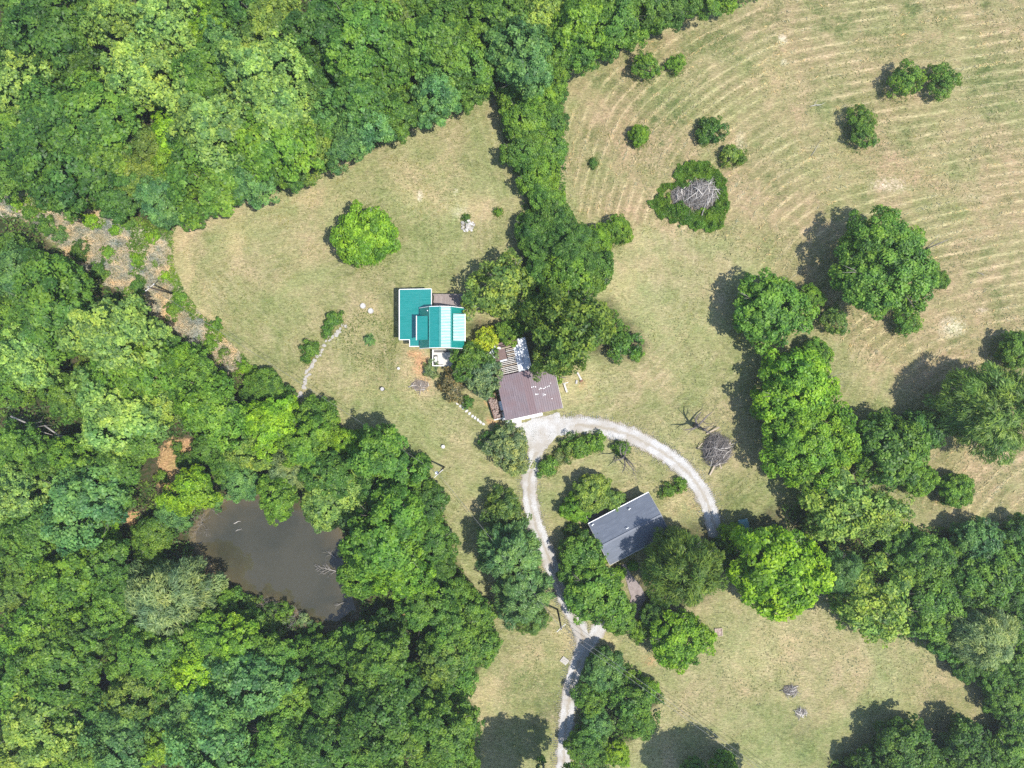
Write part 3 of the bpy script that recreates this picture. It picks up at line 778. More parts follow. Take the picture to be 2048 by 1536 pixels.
tpl('dome', 4, 5.0, 4.2, 3.5, 0.24, M_LEAF, lambda n, s: crown(n, s, 5.0, 3.5, 4.2, 175, 0.80, 84, 0.205, 0.6, -0.75, lobes=0.12, lvar=0.32, cvar=0.42, gaps=0.04))
tpl('big', 2, 8.0, 6.2, 5.0, 0.38, M_LEAF, lambda n, s: crown(n, s, 8.0, 5.0, 6.2, 350, 0.92, 96, 0.215, 0.6, -0.7, lobes=0.11, lvar=0.32, cvar=0.42, gaps=0.04))
tpl('forest', 6, 5.0, 8.5, 5.2, 0.22, M_LEAF, lambda n, s: crown(n, s, 5.0, 5.2, 8.5, 200, 0.85, 80, 0.22, 0.6, -0.35, lobes=0.32, lvar=0.34, cvar=0.42, gaps=0.2, flat=0.55))
tpl('tall', 4, 5.0, 10.0, 7.5, 0.24, M_LEAF, lambda n, s: crown(n, s, 5.0, 7.5, 10.0, 270, 0.68, 58, 0.225, 0.6, -0.2, lobes=0.28, cvar=0.35, lvar=0.42, gaps=0.14))
tpl('feather', 2, 6.0, 6.2, 5.4, 0.28, M_LEAF, lambda n, s: crown(n, s, 6.0, 5.4, 6.2, 190, 0.95, 92, 0.40, 0.17, -0.6, radial=0.65, lobes=0.15, cvar=0.3, lvar=0.35, droop=0.1))
tpl('willow', 2, 5.5, 7.0, 4.8, 0.25, M_LEAF, lambda n, s: crown(n, s, 5.5, 4.8, 7.0, 120, 1.1, 105, 0.38, 0.2, -0.4, radial=0.5, lobes=0.22, droop=0.25, cvar=0.35))
tpl('airy', 3, 5.0, 4.6, 3.6, 0.2, M_LEAF, lambda n, s: crown(n, s, 5.0, 3.6, 4.6, 110, 0.85, 52, 0.25, 0.55, -0.6, lobes=0.22, cvar=0.45, lvar=0.45))
tpl('shrub', 4, 1.6, 1.0, 1.05, 0.06, M_LEAF, lambda n, s: crown(n, s, 1.6, 1.05, 1.0, 48, 0.40, 44, 0.13, 0.55, -0.8, lobes=0.36, gaps=0.14, lvar=0.35), 4)
tpl('clipped', 1, 1.25, 0.85, 0.9, 0.05, M_LEAF, lambda n, s: crown(n, s, 1.2, 0.9, 0.85, 150, 0.26, 26, 0.09, 0.6, -0.8, lobes=0.03, cvar=0.15), 3)
tpl('spruce', 2, 4.6, 5.0, 5.0, 0.24, M_NEEDLE, lambda n, s: crown(n, s, 4.6, 6.0, 5.4, 250, 0.62, 74, 0.30, 0.2, -0.75, radial=0.75, droop=0.12, lobes=0.14, star=0.16, cvar=0.4, lvar=0.35, gaps=0.06, flat=0.5), 0)
tpl('smallspruce', 1, 1.2, 1.2, 1.2, 0.06, M_NEEDLE, lambda n, s: spruce(n, s, 1.2, 2.2, 8, 8), 0)

PAL = {'m': ((0.085, 0.180, 0.030), 'mid-green'), 'd': ((0.058, 0.135, 0.026), 'dark green'), 'b': ((0.118, 0.235, 0.022), 'bright green'),
       'p': ((0.165, 0.270, 0.070), 'pale green'), 'l': ((0.140, 0.265, 0.018), 'lime green'), 'o': ((0.100, 0.172, 0.036), 'olive green'),
       'u': ((0.090, 0.195, 0.062), 'blue-green'), 'g': ((0.150, 0.220, 0.100), 'grey-green'), 'y': ((0.27, 0.36, 0.03), 'yellow'),
       'r': ((0.125, 0.125, 0.072), 'brownish'), 's': ((0.064, 0.132, 0.034), 'deep green'), 'e': ((0.105, 0.215, 0.028), 'fresh green'),
       'k': ((0.145, 0.228, 0.048), 'yellowish green'), 'v': ((0.130, 0.248, 0.015), 'vivid green')}
HABIT = {'dome': 'rounded tree', 'big': 'broad spreading tree', 'forest': 'broadleaf tree', 'tall': 'tall billowing tree', 'feather': 'feathery cedar', 'willow': 'soft feathery tree',
         'airy': 'open-crowned tree', 'shrub': 'shrub', 'clipped': 'clipped round bush', 'spruce': 'spruce with layered branches', 'smallspruce': 'little spruce'}
NAME = {'dome': 'broadleaf_tree', 'big': 'broadleaf_tree', 'forest': 'broadleaf_tree', 'tall': 'tall_tree', 'feather': 'cedar_tree', 'willow': 'willow_tree', 'airy': 'broadleaf_tree',
        'shrub': 'shrub', 'clipped': 'clipped_bush', 'spruce': 'spruce_tree', 'smallspruce': 'spruce_tree'}
TREES = []       # (object, px, py, base label, place, category)
rt = random.Random(11)

def tree(px, py, r, kind, tone, place, zs=1.0, label=None, rnd=rt):
    lst = TPL[kind]; cm, tm, R, zc, mat = lst[rnd.randrange(len(lst))]
    k = zc / R * zs
    if kind not in ('forest', 'tall', 'willow'): r *= 0.94
    rw = r * CAM_H / (FPX + k * r)               # radius in metres whose crown shows r pixels across
    p = P(px, py, k * rw)
    s = rw / R
    o = empty(NAME[kind], (p.x, p.y, 0), rnd.uniform(0, 6.283))
    o.scale = (s, s, s * zs)
    base, word = PAL[tone]
    v = rnd.uniform(0.88, 1.12) * 1.28; hsh = rnd.uniform(-0.06, 0.06)
    colr = (base[0] * v * (1.06 + hsh), base[1] * v, base[2] * v * (1 - hsh), 1)
    small = kind in ('shrub', 'clipped')
    for nm, me, mt in (('foliage' if small else 'crown', cm, mat), ('stem' if small else 'trunk', tm, M_BARK)):
        c = link(nm, me, o, mat=mt); c.color = colr if me is cm else (1, 1, 1, 1)
    TREES.append((o, px, py, label or f'{word} {HABIT[kind]}', None if label else place, 'shrub' if small else 'tree'))
    return o

def trees(place, kind, rows):
    for row in rows:
        px, py, r, tone = row[:4]
        tree(px, py, r, row[4] if len(row) > 4 else kind, tone, place, row[5] if len(row) > 5 else 1.0)

# ------------------------------------------------------------------ buildings
def house_green():
    H = empty('green_roofed_house', (-12.5, 9.5, 0))
    tag(H, 'house with bright teal metal roof, gambrel block and low wing', 'house')
    ox, oy = 12.5, -9.5
    def X(x): return x + ox
    def Y(y): return y + oy
    # walls
    w = MB(); w.b2(X(-14.6), X(-7.95), Y(6.05), Y(11.8), 0, 4.35)
    n = 0
    gx = [(-14.85, 4.3), (-12.98, 6.68), (-11.28, 7.1), (-9.58, 6.68), (-7.7, 4.3)]
    for yy in (6.05, 11.8):
        poly = [(X(-14.6), Y(yy), 4.3)] + [(X(x if i in (1, 2, 3) else x), Y(yy), z - 0.08) for i, (x, z) in enumerate(gx)][1:4] + [(X(-7.95), Y(yy), 4.3)]
        w.add(poly, [tuple(range(5)) if yy < 8 else tuple(range(4, -1, -1))])
    w.build('wall', M_SIDING, H)
    ww = MB(); ww.b2(X(-17.85), X(-13.35), Y(7.45), Y(14.95), 0, 3.25); ww.b2(X(-16.3), X(-14.62), Y(6.35), Y(7.44), 0, 3.3)
    tag(ww.build('wing_wall', M_SIDING, H), 'white wall of the low wing')
    # wing roof: low slope rising east
    def wz(x): return 3.35 + (x + 18.2) * 0.13
    rf = MB(); rf.ribbed((X(-18.2), Y(7.22), wz(-18.2)), (3.25, 0, 3.25 * 0.13), (0, 8.05, 0), 0.23, 0.016)
    rf.ribbed((X(-14.95), Y(12.1), wz(-14.95)), (1.95, 0, 1.95 * 0.13), (0, 3.17, 0), 0.23, 0.016)
    rf.ribbed((X(-16.5), Y(6.15), wz(-16.5)), (1.55, 0, 1.55 * 0.13), (0, 1.07, 0), 0.23, 0.016)
    wr = rf.build('wing_roof', M_TEAL, H); wr['label'] = 'teal ribbed metal roof of the low wing'
    tr = MB()
    tr.b2(X(-18.32), X(-18.2), Y(7.15), Y(15.3), 3.18, 3.38)
    tr.bar((X(-18.25), Y(7.17), wz(-18.2) - 0.06), (X(-16.55), Y(7.17), wz(-16.5) - 0.06), 0.1, 0.2)
    tr.bar((X(-16.56), Y(6.1), wz(-16.5) - 0.06), (X(-16.56), Y(7.12), wz(-16.5) - 0.06), 0.1, 0.2)
    tr.bar((X(-16.6), Y(6.08), wz(-16.5) - 0.08), (X(-14.9), Y(6.08), wz(-14.9) - 0.08), 0.1, 0.2)
    tr.bar((X(-12.97), Y(12.2), wz(-13) - 0.08), (X(-12.97), Y(15.3), wz(-13) - 0.08), 0.1, 0.22)
    tr.bar((X(-18.2), Y(15.33), wz(-18.2) - 0.1), (X(-13.0), Y(15.33), wz(-13) - 0.1), 0.1, 0.2)
    tr.build('white_trim', M_WHITE, H)
    # gambrel roof, four slopes
    y0, y1 = 5.75, 12.15
    names = ('west_lower_slope', 'west_upper_slope', 'east_upper_slope', 'east_lower_slope')
    roof = empty('gambrel_roof'); roof.parent = H
    for i in range(4):
        (xa, za), (xb, zb) = gx[i], gx[i + 1]
        m = MB(); m.ribbed((X(xa), Y(y0), za), (xb - xa, 0, zb - za), (0, y1 - y0, 0), 0.23, 0.016)
        m.build('roof_slope', M_TEAL, roof)
    rc = MB(); rc.bar((X(-11.28), Y(y0 - .02), 7.13), (X(-11.28), Y(y1 + .02), 7.13), 0.3, 0.05)
    rc.bar((X(-12.98), Y(y0 - .02), 6.72), (X(-12.98), Y(y1 + .02), 6.72), 0.16, 0.05)
    rc.bar((X(-9.58), Y(y0 - .02), 6.72), (X(-9.58), Y(y1 + .02), 6.72), 0.16, 0.05)
    rc.build('ridge_cap', M_TEAL, roof)
    for yy in (y0 - 0.06, y1 + 0.06):
        ge = MB()
        for i in range(4):
            (xa, za), (xb, zb) = gx[i], gx[i + 1]
            ge.bar((X(xa), Y(yy), za - 0.1), (X(xb), Y(yy), zb - 0.1), 0.08, 0.18)
        ge.build('rake_board', M_WHITE, roof)
    # dormers
    d = empty('west_dormer'); d.parent = H
    m = MB(); m.b2(X(-14.85), X(-13.2), Y(7.2), Y(10.55), 4.0, 5.95); m.build('dormer_wall', M_SIDING, d)
    m = MB(); m.ribbed((X(-15.05), Y(7.0), 6.05), (1.75, 0, 0.42), (0, 3.75, 0), 0.23, 0.016); m.build('dormer_roof', M_TEAL, d)
    m = MB(); m.b2(X(-15.18), X(-15.06), Y(6.95), Y(10.8), 5.86, 6.06); m.build('fascia', M_WHITE, d)
    for yy in (7.8, 9.2):
        m = MB(); m.b2(X(-14.87), X(-14.855), Y(yy), Y(yy + 0.8), 5.0, 5.8); m.build('window', M_GLASS, d)
    d = empty('east_dormer'); d.parent = H
    m = MB(); m.b2(X(-9.2), X(-7.65), Y(7.0), Y(10.85), 4.2, 6.1); m.build('dormer_wall', M_SIDING, d)
    m = MB(); m.ribbed((X(-9.25), Y(6.8), 6.72), (1.8, 0, -0.48), (0, 4.25, 0), 0.23, 0.016); m.build('dormer_roof', M_TEAL, d)
    m = MB(); m.b2(X(-7.45), X(-7.36), Y(6.75), Y(11.1), 6.02, 6.2); m.build('fascia', M_WHITE, d)
    for yy in (7.6, 9.3):
        m = MB(); m.b2(X(-7.645), X(-7.63), Y(yy), Y(yy + 0.9), 5.1, 5.9); m.build('window', M_GLASS, d)
    m = MB(); m.cyl((X(-13.3), Y(11.55), 6.2), 0.07, 0.07, 0.5, 10); m.build('vent_pipe', M_WHITE, H)
    # windows and door on the walls
    for (x, yy) in ((-13.6, 6.04), (-9.0, 6.04)):
        m = MB(); m.b2(X(x - .5), X(x + .5), Y(yy - .03), Y(yy - .001), 1.1, 2.4); f = m.build('window', M_WHITE, H)
        m = MB(); m.b2(X(x - .42), X(x + .42), Y(yy - .05), Y(yy - .031), 1.18, 2.32); m.build('pane', M_GLASS, f)
    m = MB(); m.b2(X(-11.75), X(-10.8), Y(6.0), Y(6.045), 0.25, 2.3); m.build('door', M_BLACK, H)
    # timber deck in the north east corner
    dk = empty('deck'); dk.parent = H
    m = MB()
    for xx in (-12.8, -10.2, -7.7):
        for yy in (12.3, 14.5):
            m.b2(X(xx - .08), X(xx + .08), Y(yy - .08), Y(yy + .08), 0, 0.85)
    m.b2(X(-12.9), X(-7.55), Y(12.25), Y(14.6), 0.72, 0.86)
    m.build('deck_frame', M_DECK, dk)
    bm_ = MB(); bm_.b2(-2.72, 2.72, -0.09, 0.09, 0, 0.05); me = bm_.mesh('board'); me.materials.append(M_DECK)
    rr = random.Random(5)
    for k in range(13):
        b = link('board', me, dk, (X(-10.23) + rr.uniform(-.05, .05), Y(12.32 + k * 0.195), 0.87 + rr.uniform(0, .012)), rr.uniform(-.003, .003))
    m = MB()
    for xx in np.linspace(-12.9, -7.55, 5): m.b2(X(xx - .05), X(xx + .05), Y(14.66), Y(14.76), 0, 1.75)
    m.b2(X(-12.95), X(-7.5), Y(14.65), Y(14.78), 1.7, 1.8); m.b2(X(-12.95), X(-7.5), Y(14.69), Y(14.73), 1.2, 1.32)
    m.build('deck_rail', M_DECK, dk)
    # concrete porch on the south side
    pr = empty('porch'); pr.parent = H
    m = MB(); m.b2(X(-13.15), X(-9.9), Y(2.95), Y(5.74), 0, 0.38); m.build('slab', M_PALECONC, pr)
    m = MB(); m.b2(X(-13.12), X(-9.95), Y(5.25), Y(5.36), 0.38, 0.50); m.b2(X(-12.95), X(-10.2), Y(5.40), Y(5.62), 0.385, 0.40); m.build('door_mat', M_BLACK, pr)
    m = MB(); m.b2(X(-13.14), X(-13.02), Y(2.96), Y(5.7), 0.38, 1.25); m.b2(X(-13.0), X(-11.2), Y(2.96), Y(3.08), 0.38, 1.2); m.build('railing', M_WHITE, pr)

house_green()
lg = empty('patio_bench', (-12.62, 4.05, 0.385), RAD(2)); tag(lg, 'dark patio bench with pale cushion on the white porch', 'bench')
m = MB(); m.b2(-0.3, 0.3, -0.7, 0.7, 0.3, 0.38); m.b2(-0.32, -0.24, -0.7, 0.7, 0.38, 0.8); m.build('frame', M_BLACK, lg)
for sx in (-0.25, 0.25):
    for sy in (-0.62, 0.62):
        m = MB(); m.b2(sx - .03, sx + .03, sy - .03, sy + .03, 0, 0.3); m.build('leg', M_BLACK, lg)
m = MB(); m.b2(-0.2, 0.22, -0.5, 0.45, 0.38, 0.48); m.build('cushion', M_WHITE, lg)

def garage():
    a = RAD(12.4); O = P(1011.8, 839.1, 3.0)
    G = empty('brown_garage', (O.x, O.y, 0), a)
    tag(G, 'garage with weathered brown metal roof and stripped rafters at its back', 'garage')
    m = MB(); m.b2(0.2, 9.2, 0.25, 6.9, 0, 2.75); m.build('wall', M_SIDING, G)
    W, D, RX = 9.45, 7.05, 5.2
    # low gable: ridge runs front to back at RX
    def z(u): return 3.0 + (u * 0.05 if u < RX else (RX * 0.05 - (u - RX) * 0.05))
    rf = empty('roof'); rf.parent = G
    for i, (ua, ub, mt) in enumerate(((-0.1, 2.0, M_BROWNROOF), (2.0, 4.0, M_BROWNROOF), (4.0, RX, M_RUSTBAND), (RX, 7.4, M_BROWNROOF), (7.4, W, M_BROWNROOF))):
        m = MB(); m.slab([(ua, -0.15, z(ua)), (ub, -0.15, z(ub)), (ub, D, z(ub)), (ua, D, z(ua))], 0.05); m.build('roof_panel', mt, rf)
    n = 26
    for k in range(n + 1):
        u = -0.06 + k * (W + 0.02) / n
        m = MB(); m.bar((u, -0.16, z(u) + 0.02), (u, D + 0.01, z(u) + 0.02), 0.05, 0.075)
        m.build('roof_rib', M_RUSTBAND if 4.0 < u < RX else M_BROWNROOF, rf)
    r = random.Random(4)
    spots = [(5.2, 4.2), (5.45, 4.25), (5.75, 4.15), (6.3, 3.65), (6.5, 3.75), (6.75, 3.7), (7.1, 3.62), (7.35, 3.72), (7.65, 3.75), (7.95, 3.78), (5.6, 2.95), (5.9, 2.9), (6.8, 2.75), (6.75, 2.5), (7.05, 2.6), (8.3, 4.2), (8.0, 1.7)]
    for (u, v) in spots:
        m = MB(); q = [(u + r.uniform(-.05, .05), v - r.uniform(.05, .13)), (u + r.uniform(.08, .2), v - r.uniform(.0, .1)), (u + r.uniform(.06, .16), v + r.uniform(.05, .14)), (u - r.uniform(0, .06), v + r.uniform(.02, .12))]
        m.add([(x, y, z(x) + 0.045) for x, y in q], [(0, 1, 2, 3)]); m.build('paint_flake', M_WHITE, rf)
    # white overhang across the front, eave trim
    m = MB(); m.slab([(0.02, -0.62, 2.72), (6.0, -0.62, 2.72), (6.0, -0.17, 2.88), (0.02, -0.17, 2.88)], 0.06); m.build('front_canopy', M_WHITE, G)
    m = MB(); m.b2(9.42, 9.5, -0.15, 7.0, 2.55, 2.68); m.build('eave_trim', M_WHITE, G)
    for u0 in (0.6, 3.2):
        m = MB(); m.b2(u0, u0 + 2.3, 0.19, 0.245, 0.05, 2.3); dd = m.build('garage_door', M_WHITE, G)
        for k in range(4):
            m = MB(); m.b2(u0 + .05, u0 + 2.25, 0.165, 0.189, 0.1 + k * .55, 0.58 + k * .55); m.build('door_panel', M_WHITE, dd)
    # back section: half stripped roof
    bk = empty('stripped_roof'); bk.parent = G
    m = MB(); m.b2(0.15, 5.85, 7.1, 7.2, 0, 2.7); m.b2(0.15, 5.85, 12.2, 12.3, 0, 2.7); m.b2(0.15, 0.25, 7.2, 12.2, 0, 2.5); m.b2(5.75, 5.85, 7.2, 12.2, 0, 2.5); m.build('back_wall', M_PLY, bk)
    m = MB(); m.b2(0.26, 5.74, 7.21, 12.19, 0.0, 0.08); m.build('floor', M_DARK, bk)  # near-black floor: the shade inside is put into its colour
    for u in (0.3, 1.15, 2.0, 2.85, 3.7, 4.55, 5.4):                 # rafters front to back
        m = MB(); m.bar((u, 7.1, 2.78), (u, 12.35, 2.70), 0.06, 0.16); m.build('rafter', M_DECK, bk)
    k = 0; v = 7.35
    while v < 12.2:                                                  # battens across
        u0 = 1.0 + r.uniform(-.25, .2) if v < 9.4 else (2.35 + r.uniform(-.1, .1) if v < 11.3 else 1.4)
        m = MB(); m.bar((u0, v, 2.90), (3.75, v + r.uniform(-.04, .04), 2.90), 0.12, 0.04)
        m.build('batten', M_TIMBER if r.random() < 0.4 else M_WHITEWOOD, bk); v += 0.29
    m = MB(); m.slab([(0.1, 9.5, 2.93), (2.3, 9.5, 2.93), (2.3, 11.4, 2.90), (0.1, 11.4, 2.90)], 0.03); m.build('roof_board', M_PLY, bk)
    m = MB(); m.slab([(0.0, 11.45, 2.92), (3.9, 11.6, 2.92), (3.9, 12.4, 2.92), (0.0, 12.4, 2.92)], 0.03); m.build('roof_board', M_PLY, bk)
    m = MB(); m.slab([(0.1, 7.1, 2.92), (1.0, 7.1, 2.92), (1.0, 9.4, 2.92), (0.1, 9.4, 2.92)], 0.03); m.build('roof_board', M_PLY, bk)
    for k in range(5):
        u0 = 3.72 + k * 0.44
        m = MB(); m.ribbed((u0, 7.12 + (0.05 if k % 2 else 0), 2.96), (0, 5.3 if k > 1 else 4.1 + .2 * k, -0.06), (0.43, 0, 0.0), 0.22, 0.014)
        m.build('white_sheet', M_STEEL if k % 2 else M_OLDTIN, bk)
    for (u, v, aa, l, w_) in ((0.35, 11.3, 0.7, 1.25, 0.6), (1.15, 11.75, -0.5, 1.15, 0.3), (0.15, 10.35, 0.3, 0.55, 0.5), (0.2, 9.7, 1.3, 0.5, 0.4), (1.7, 9.45, 0.05, 1.2, 0.28)):
        m = MB(); m.box((u, v, 3.0 + l * 0.02), (l, w_, 0.02), aa, Matrix.Rotation(0.08, 3, 'Y')); m.build('loose_sheet', M_STEEL if l < 1 else M_OLDTIN, bk)
    for (u, v, aa) in ((0.55, 8.8, 1.75), (0.95, 8.3, 1.5), (1.45, 7.9, 1.6)):
        m = MB(); m.box((u, v, 2.98), (1.1, 0.07, 0.05), aa); m.build('loose_timber', M_TIMBER, bk)
garage()

tk = empty('water_tank', tuple(P(1048, 683, 1.2)[:2]) + (0,)); tag(tk, 'round blue tank standing behind the stripped garage roof', 'tank')
m = MB(); m.cyl((0, 0, 0), 0.4, 0.4, 1.15, 24); m.build('body', M_BLUE, tk)
m = MB(); m.cyl((0, 0, 1.15), 0.41, 0.36, 0.06, 24); ld = m.build('lid', M_BLUE, tk)
m = MB(); m.cyl((0.1, 0.05, 1.21), 0.09, 0.09, 0.05, 12); m.build('bung', M_STEEL, ld)

# scrap beside the garage
jb = empty('scrap_bin', tuple(P(990, 812)[:2]) + (0,), RAD(17)); tag(jb, 'open-topped bin heaped with reddish scrap left of the garage', 'scrap bin')
m = MB(); m.b2(-0.7, 0.7, -2.1, 2.1, 0.25, 0.32); m.build('floor', M_RUST, jb)
for (x0, x1, y0, y1) in ((-0.72, -0.66, -2.1, 2.1), (0.66, 0.72, -2.1, 2.1), (-0.65, 0.65, -2.1, -2.04), (-0.65, 0.65, 2.04, 2.1)):
    m = MB(); m.b2(x0, x1, y0, y1, 0.25, 1.15); m.build('side_panel', M_RUST, jb)
for sx in (-0.6, 0.6):
    for sy in (-1.9, 1.9):
        m = MB(); m.b2(sx - .06, sx + .06, sy - .06, sy + .06, 0, 0.25); m.build('leg', M_BLACK, jb)
rj = random.Random(9); m = MB()
for k in range(150):
    m.box((rj.uniform(-.6, .6), rj.uniform(-1.95, 1.95), rj.uniform(0.8, 1.15)), (rj.uniform(.1, .5), rj.uniform(.06, .25), rj.uniform(.03, .12)), rj.uniform(0, 6), Matrix.Rotation(rj.uniform(-.5, .5), 3, 'X'))
tag(m.build('scrap', M_LITTER, jb), kind='stuff')
fr = empty('chest_freezer', tuple(P(1003.5, 811)[:2]) + (0,), RAD(13)); tag(fr, 'white chest freezer against the left wall of the garage', 'freezer')
m = MB(); m.b2(-0.36, 0.36, -0.75, 0.75, 0, 0.8); m.build('cabinet', M_WHITE, fr)
m = MB(); m.b2(-0.38, 0.38, -0.77, 0.77, 0.803, 0.88); ld = m.build('lid', M_WHITE, fr)
m = MB(); m.b2(-0.42, -0.381, -0.1, 0.1, 0.8, 0.86); m.build('handle', M_STEEL, ld)
for i, (px, py, w_, l, aa, lab) in enumerate(((996, 835, 1.4, 0.7, 0.2, 'white flat sheet lying at the lower end of the scrap bin'), (1006, 832, 0.5, 1.4, 0.22, 'narrow white panel on the ground beside the garage corner'), (1001, 789, 0.5, 0.35, 0.5, 'small pale sheet under the shrub at the garage wall'))):
    m = MB(); m.box((0, 0, 0.06), (w_, l, 0.04), 0); tag(m.build('metal_sheet', M_WHITE, None, tuple(P(px, py)[:2]) + (0.02,), aa), lab, 'metal sheet')
flat_patch('door_pad', [(1014, 842), (1042, 838), (1044, 848), (1036, 858), (1024, 856)], M_PALECONC, 'pale concrete pad at the garage front', 'pad', 0.052, 0.03)

def house_dark():
    a = RAD(27.6); O = P(1177, 1047.8, 2.9)
    H = empty('grey_roofed_house', (O.x, O.y, 0), a)
    tag(H, 'small house with dark grey shingle gable roof inside the loop drive', 'house')
    L, D = 11.0, 7.5; zr, ze = 4.55, 2.9
    m = MB(); m.b2(0.35, L - 0.35, -D + 0.45, -0.45, 0, 2.8); 
    for u in (0.35, L - 0.35):
        m.add([(u, -0.45, 2.8), (u, -D + 0.45, 2.8), (u, -D / 2, 4.42)], [(0, 1, 2) if u < 1 else (2, 1, 0)])
    m.build('wall', M_BRICK, H)
    rf = empty('roof'); rf.parent = H
    m = MB(); m.slab([(0, -D / 2, zr), (L, -D / 2, zr), (L, 0, ze), (0, 0, ze)], 0.1); m.build('north_slope', M_SHINGLE, rf)
    m = MB(); m.slab([(0, -D, ze), (L, -D, ze), (L, -D / 2 - 0.003, zr), (0, -D / 2 - 0.003, zr)], 0.1); m.build('south_slope', M_SHINGLE, rf)
    m = MB(); m.bar((0, -D / 2, zr + 0.03), (L, -D / 2, zr + 0.03), 0.3, 0.06); m.build('ridge_cap', M_SHINGLE, rf)
    m = MB(); m.bar((-0.05, 0.07, ze - 0.06), (L + 0.05, 0.07, ze - 0.06), 0.11, 0.12); m.build('gutter', M_WHITE, rf)
    m = MB(); m.bar((-0.05, -D - 0.07, ze - 0.06), (L + 0.05, -D - 0.07, ze - 0.06), 0.08, 0.12); m.build('gutter', M_CONC, rf)
    for u in (-0.04, L + 0.04):
        m = MB(); m.bar((u, 0, ze - 0.06), (u, -D / 2, zr - 0.06), 0.05, 0.14); m.bar((u, -D, ze - 0.06), (u, -D / 2, zr - 0.06), 0.05, 0.14); m.build('rake_trim', M_CONC, rf)
    for (u, v) in ((0.55, -0.3), (7.0, -0.75), (5.2, -3.1)):
        zz = ze + (-v) * (zr - ze) / (D / 2)
        m = MB(); m.cyl((u, v, zz), 0.06, 0.06, 0.45, 10); m.bar((u - .22, v, zz + .47), (u + .22, v, zz + .47), 0.07, 0.07)
        if v > -1: m.bar((u - 0.2, v - .2, zz + .3), (u, v, zz + .45), 0.05, 0.05)
        m.build('vent_pipe', M_WHITE, rf)
    # sunken back patio
    pt = empty('back_patio'); pt.parent = H
    m = MB(); m.b2(0.35, 3.75, -0.42, 2.3, 0.0, 0.06); m.build('floor', M_DECK, pt)
    m = MB(); m.b2(0.15, 0.33, -0.4, 2.9, 0, 1.35); m.build('side_wall', M_PALECONC, pt)
    m = MB(); m.b2(3.77, 3.93, 0.9, 2.5, 0, 1.3); m.build('side_wall', M_PALECONC, pt)
    m = MB(); m.b2(0.35, 3.75, 1.75, 2.7, 0, 0.62); m.build('slab', M_CONC, pt)
    m = MB(); m.b2(-1.15, -0.1, -2.9, -1.25, 0, 0.75); m.slab([(-1.2, -2.95, 0.80), (-0.05, -2.95, 0.95), (-0.05, -1.2, 0.95), (-1.2, -1.2, 0.80)], 0.05); m.build('cellar_hatch', M_CONC, H)
    for (u, w_) in ((2.2, 1.2), (6.2, 1.4), (8.8, 1.2)):
        m = MB(); m.b2(u - w_ / 2, u + w_ / 2, -0.445, -0.41, 1.0, 2.2); f = m.build('window', M_WHITE, H)
        m = MB(); m.b2(u - w_ / 2 + .07, u + w_ / 2 - .07, -0.408, -0.395, 1.07, 2.13); m.build('pane', M_GLASS, f)
    m = MB(); m.b2(1.6, 2.6, -D + 0.40, -D + 0.445, 0.1, 2.2); m.build('door', M_WHITE, H)
    m = MB(); m.b2(0.35, 3.3, -D - 0.75, -D + 0.35, 0.0, 0.2); m.build('front_step', M_PALECONC, H)
house_dark()
flat_patch('front_walk', [(1241, 1130), (1250, 1127), (1262, 1150), (1280, 1170), (1292, 1195), (1270, 1240), (1248, 1240), (1262, 1195), (1254, 1165)], M_DECK, 'concrete walk leading from the dark house', 'path', 0.03, 0.05)  # darker board material puts the shade on this concrete into its colour

# ------------------------------------------------------------------ trees and shrubs, place by place
T = trees
T('in the woods above the meadow', 'forest', [
    (304, 160, 72, 'p', 'tall'), (335, 55, 62, 'p', 'tall'), (240, 45, 58, 'k', 'tall'), (417, 48, 48, 'b'), (65, 181, 60, 'p', 'tall'), (113, 58, 82, 'd'), (154, 144, 60, 'd'), (40, 90, 50, 'd'),
    (191, 246, 82, 'm'), (113, 270, 85, 'd'), (40, 265, 60, 'm'), (120, 345, 80, 'd'), (215, 315, 60, 'm'), (273, 290, 48, 'o'), (347, 262, 44, 'l'), (533, 164, 76, 'p', 'tall'), (560, 225, 68, 'p', 'tall'),
    (444, 268, 74, 'p', 'tall'), (547, 290, 76, 'e'), (410, 150, 62, 'm'), (460, 105, 55, 'u'), (400, 205, 44, 'k'), (376, 300, 44, 'd'), (405, 360, 74, 'm'), (496, 365, 52, 'u'), (318, 398, 48, 'u'),
    (236, 393, 46, 'd'), (262, 352, 48, 'o'), (15, 350, 46, 'm'), (615, 300, 50, 'o'), (570, 325, 52, 'm'), (547, 68, 66, 'o'), (640, 70, 66, 'd'), (608, 165, 56, 'd'), (666, 215, 48, 'u'),
    (730, 85, 78, 'm'), (679, 118, 56, 'd'), (720, 190, 62, 'd'), (805, 102, 66, 'm'), (788, 15, 55, 'o'), (880, 85, 68, 'm'), (928, 126, 58, 'm'), (873, 195, 54, 'u'), (730, 242, 54, 'u'), (695, 290, 44, 'u'),
    (805, 225, 46, 'm'), (925, 15, 52, 'd'), (490, 15, 55, 'd'), (180, 10, 55, 'm'), (60, 0, 60, 'm'), (700, 10, 60, 'm'), (860, 15, 50, 'd'), (10, 180, 40, 'd'), (640, 255, 44, 'm'), (768, 165, 46, 'm'), (945, 185, 34, 'm'),
    (490, 200, 46, 'o'), (640, 310, 30, 'd'), (345, 335, 42, 'e'), (170, 385, 38, 'm')])
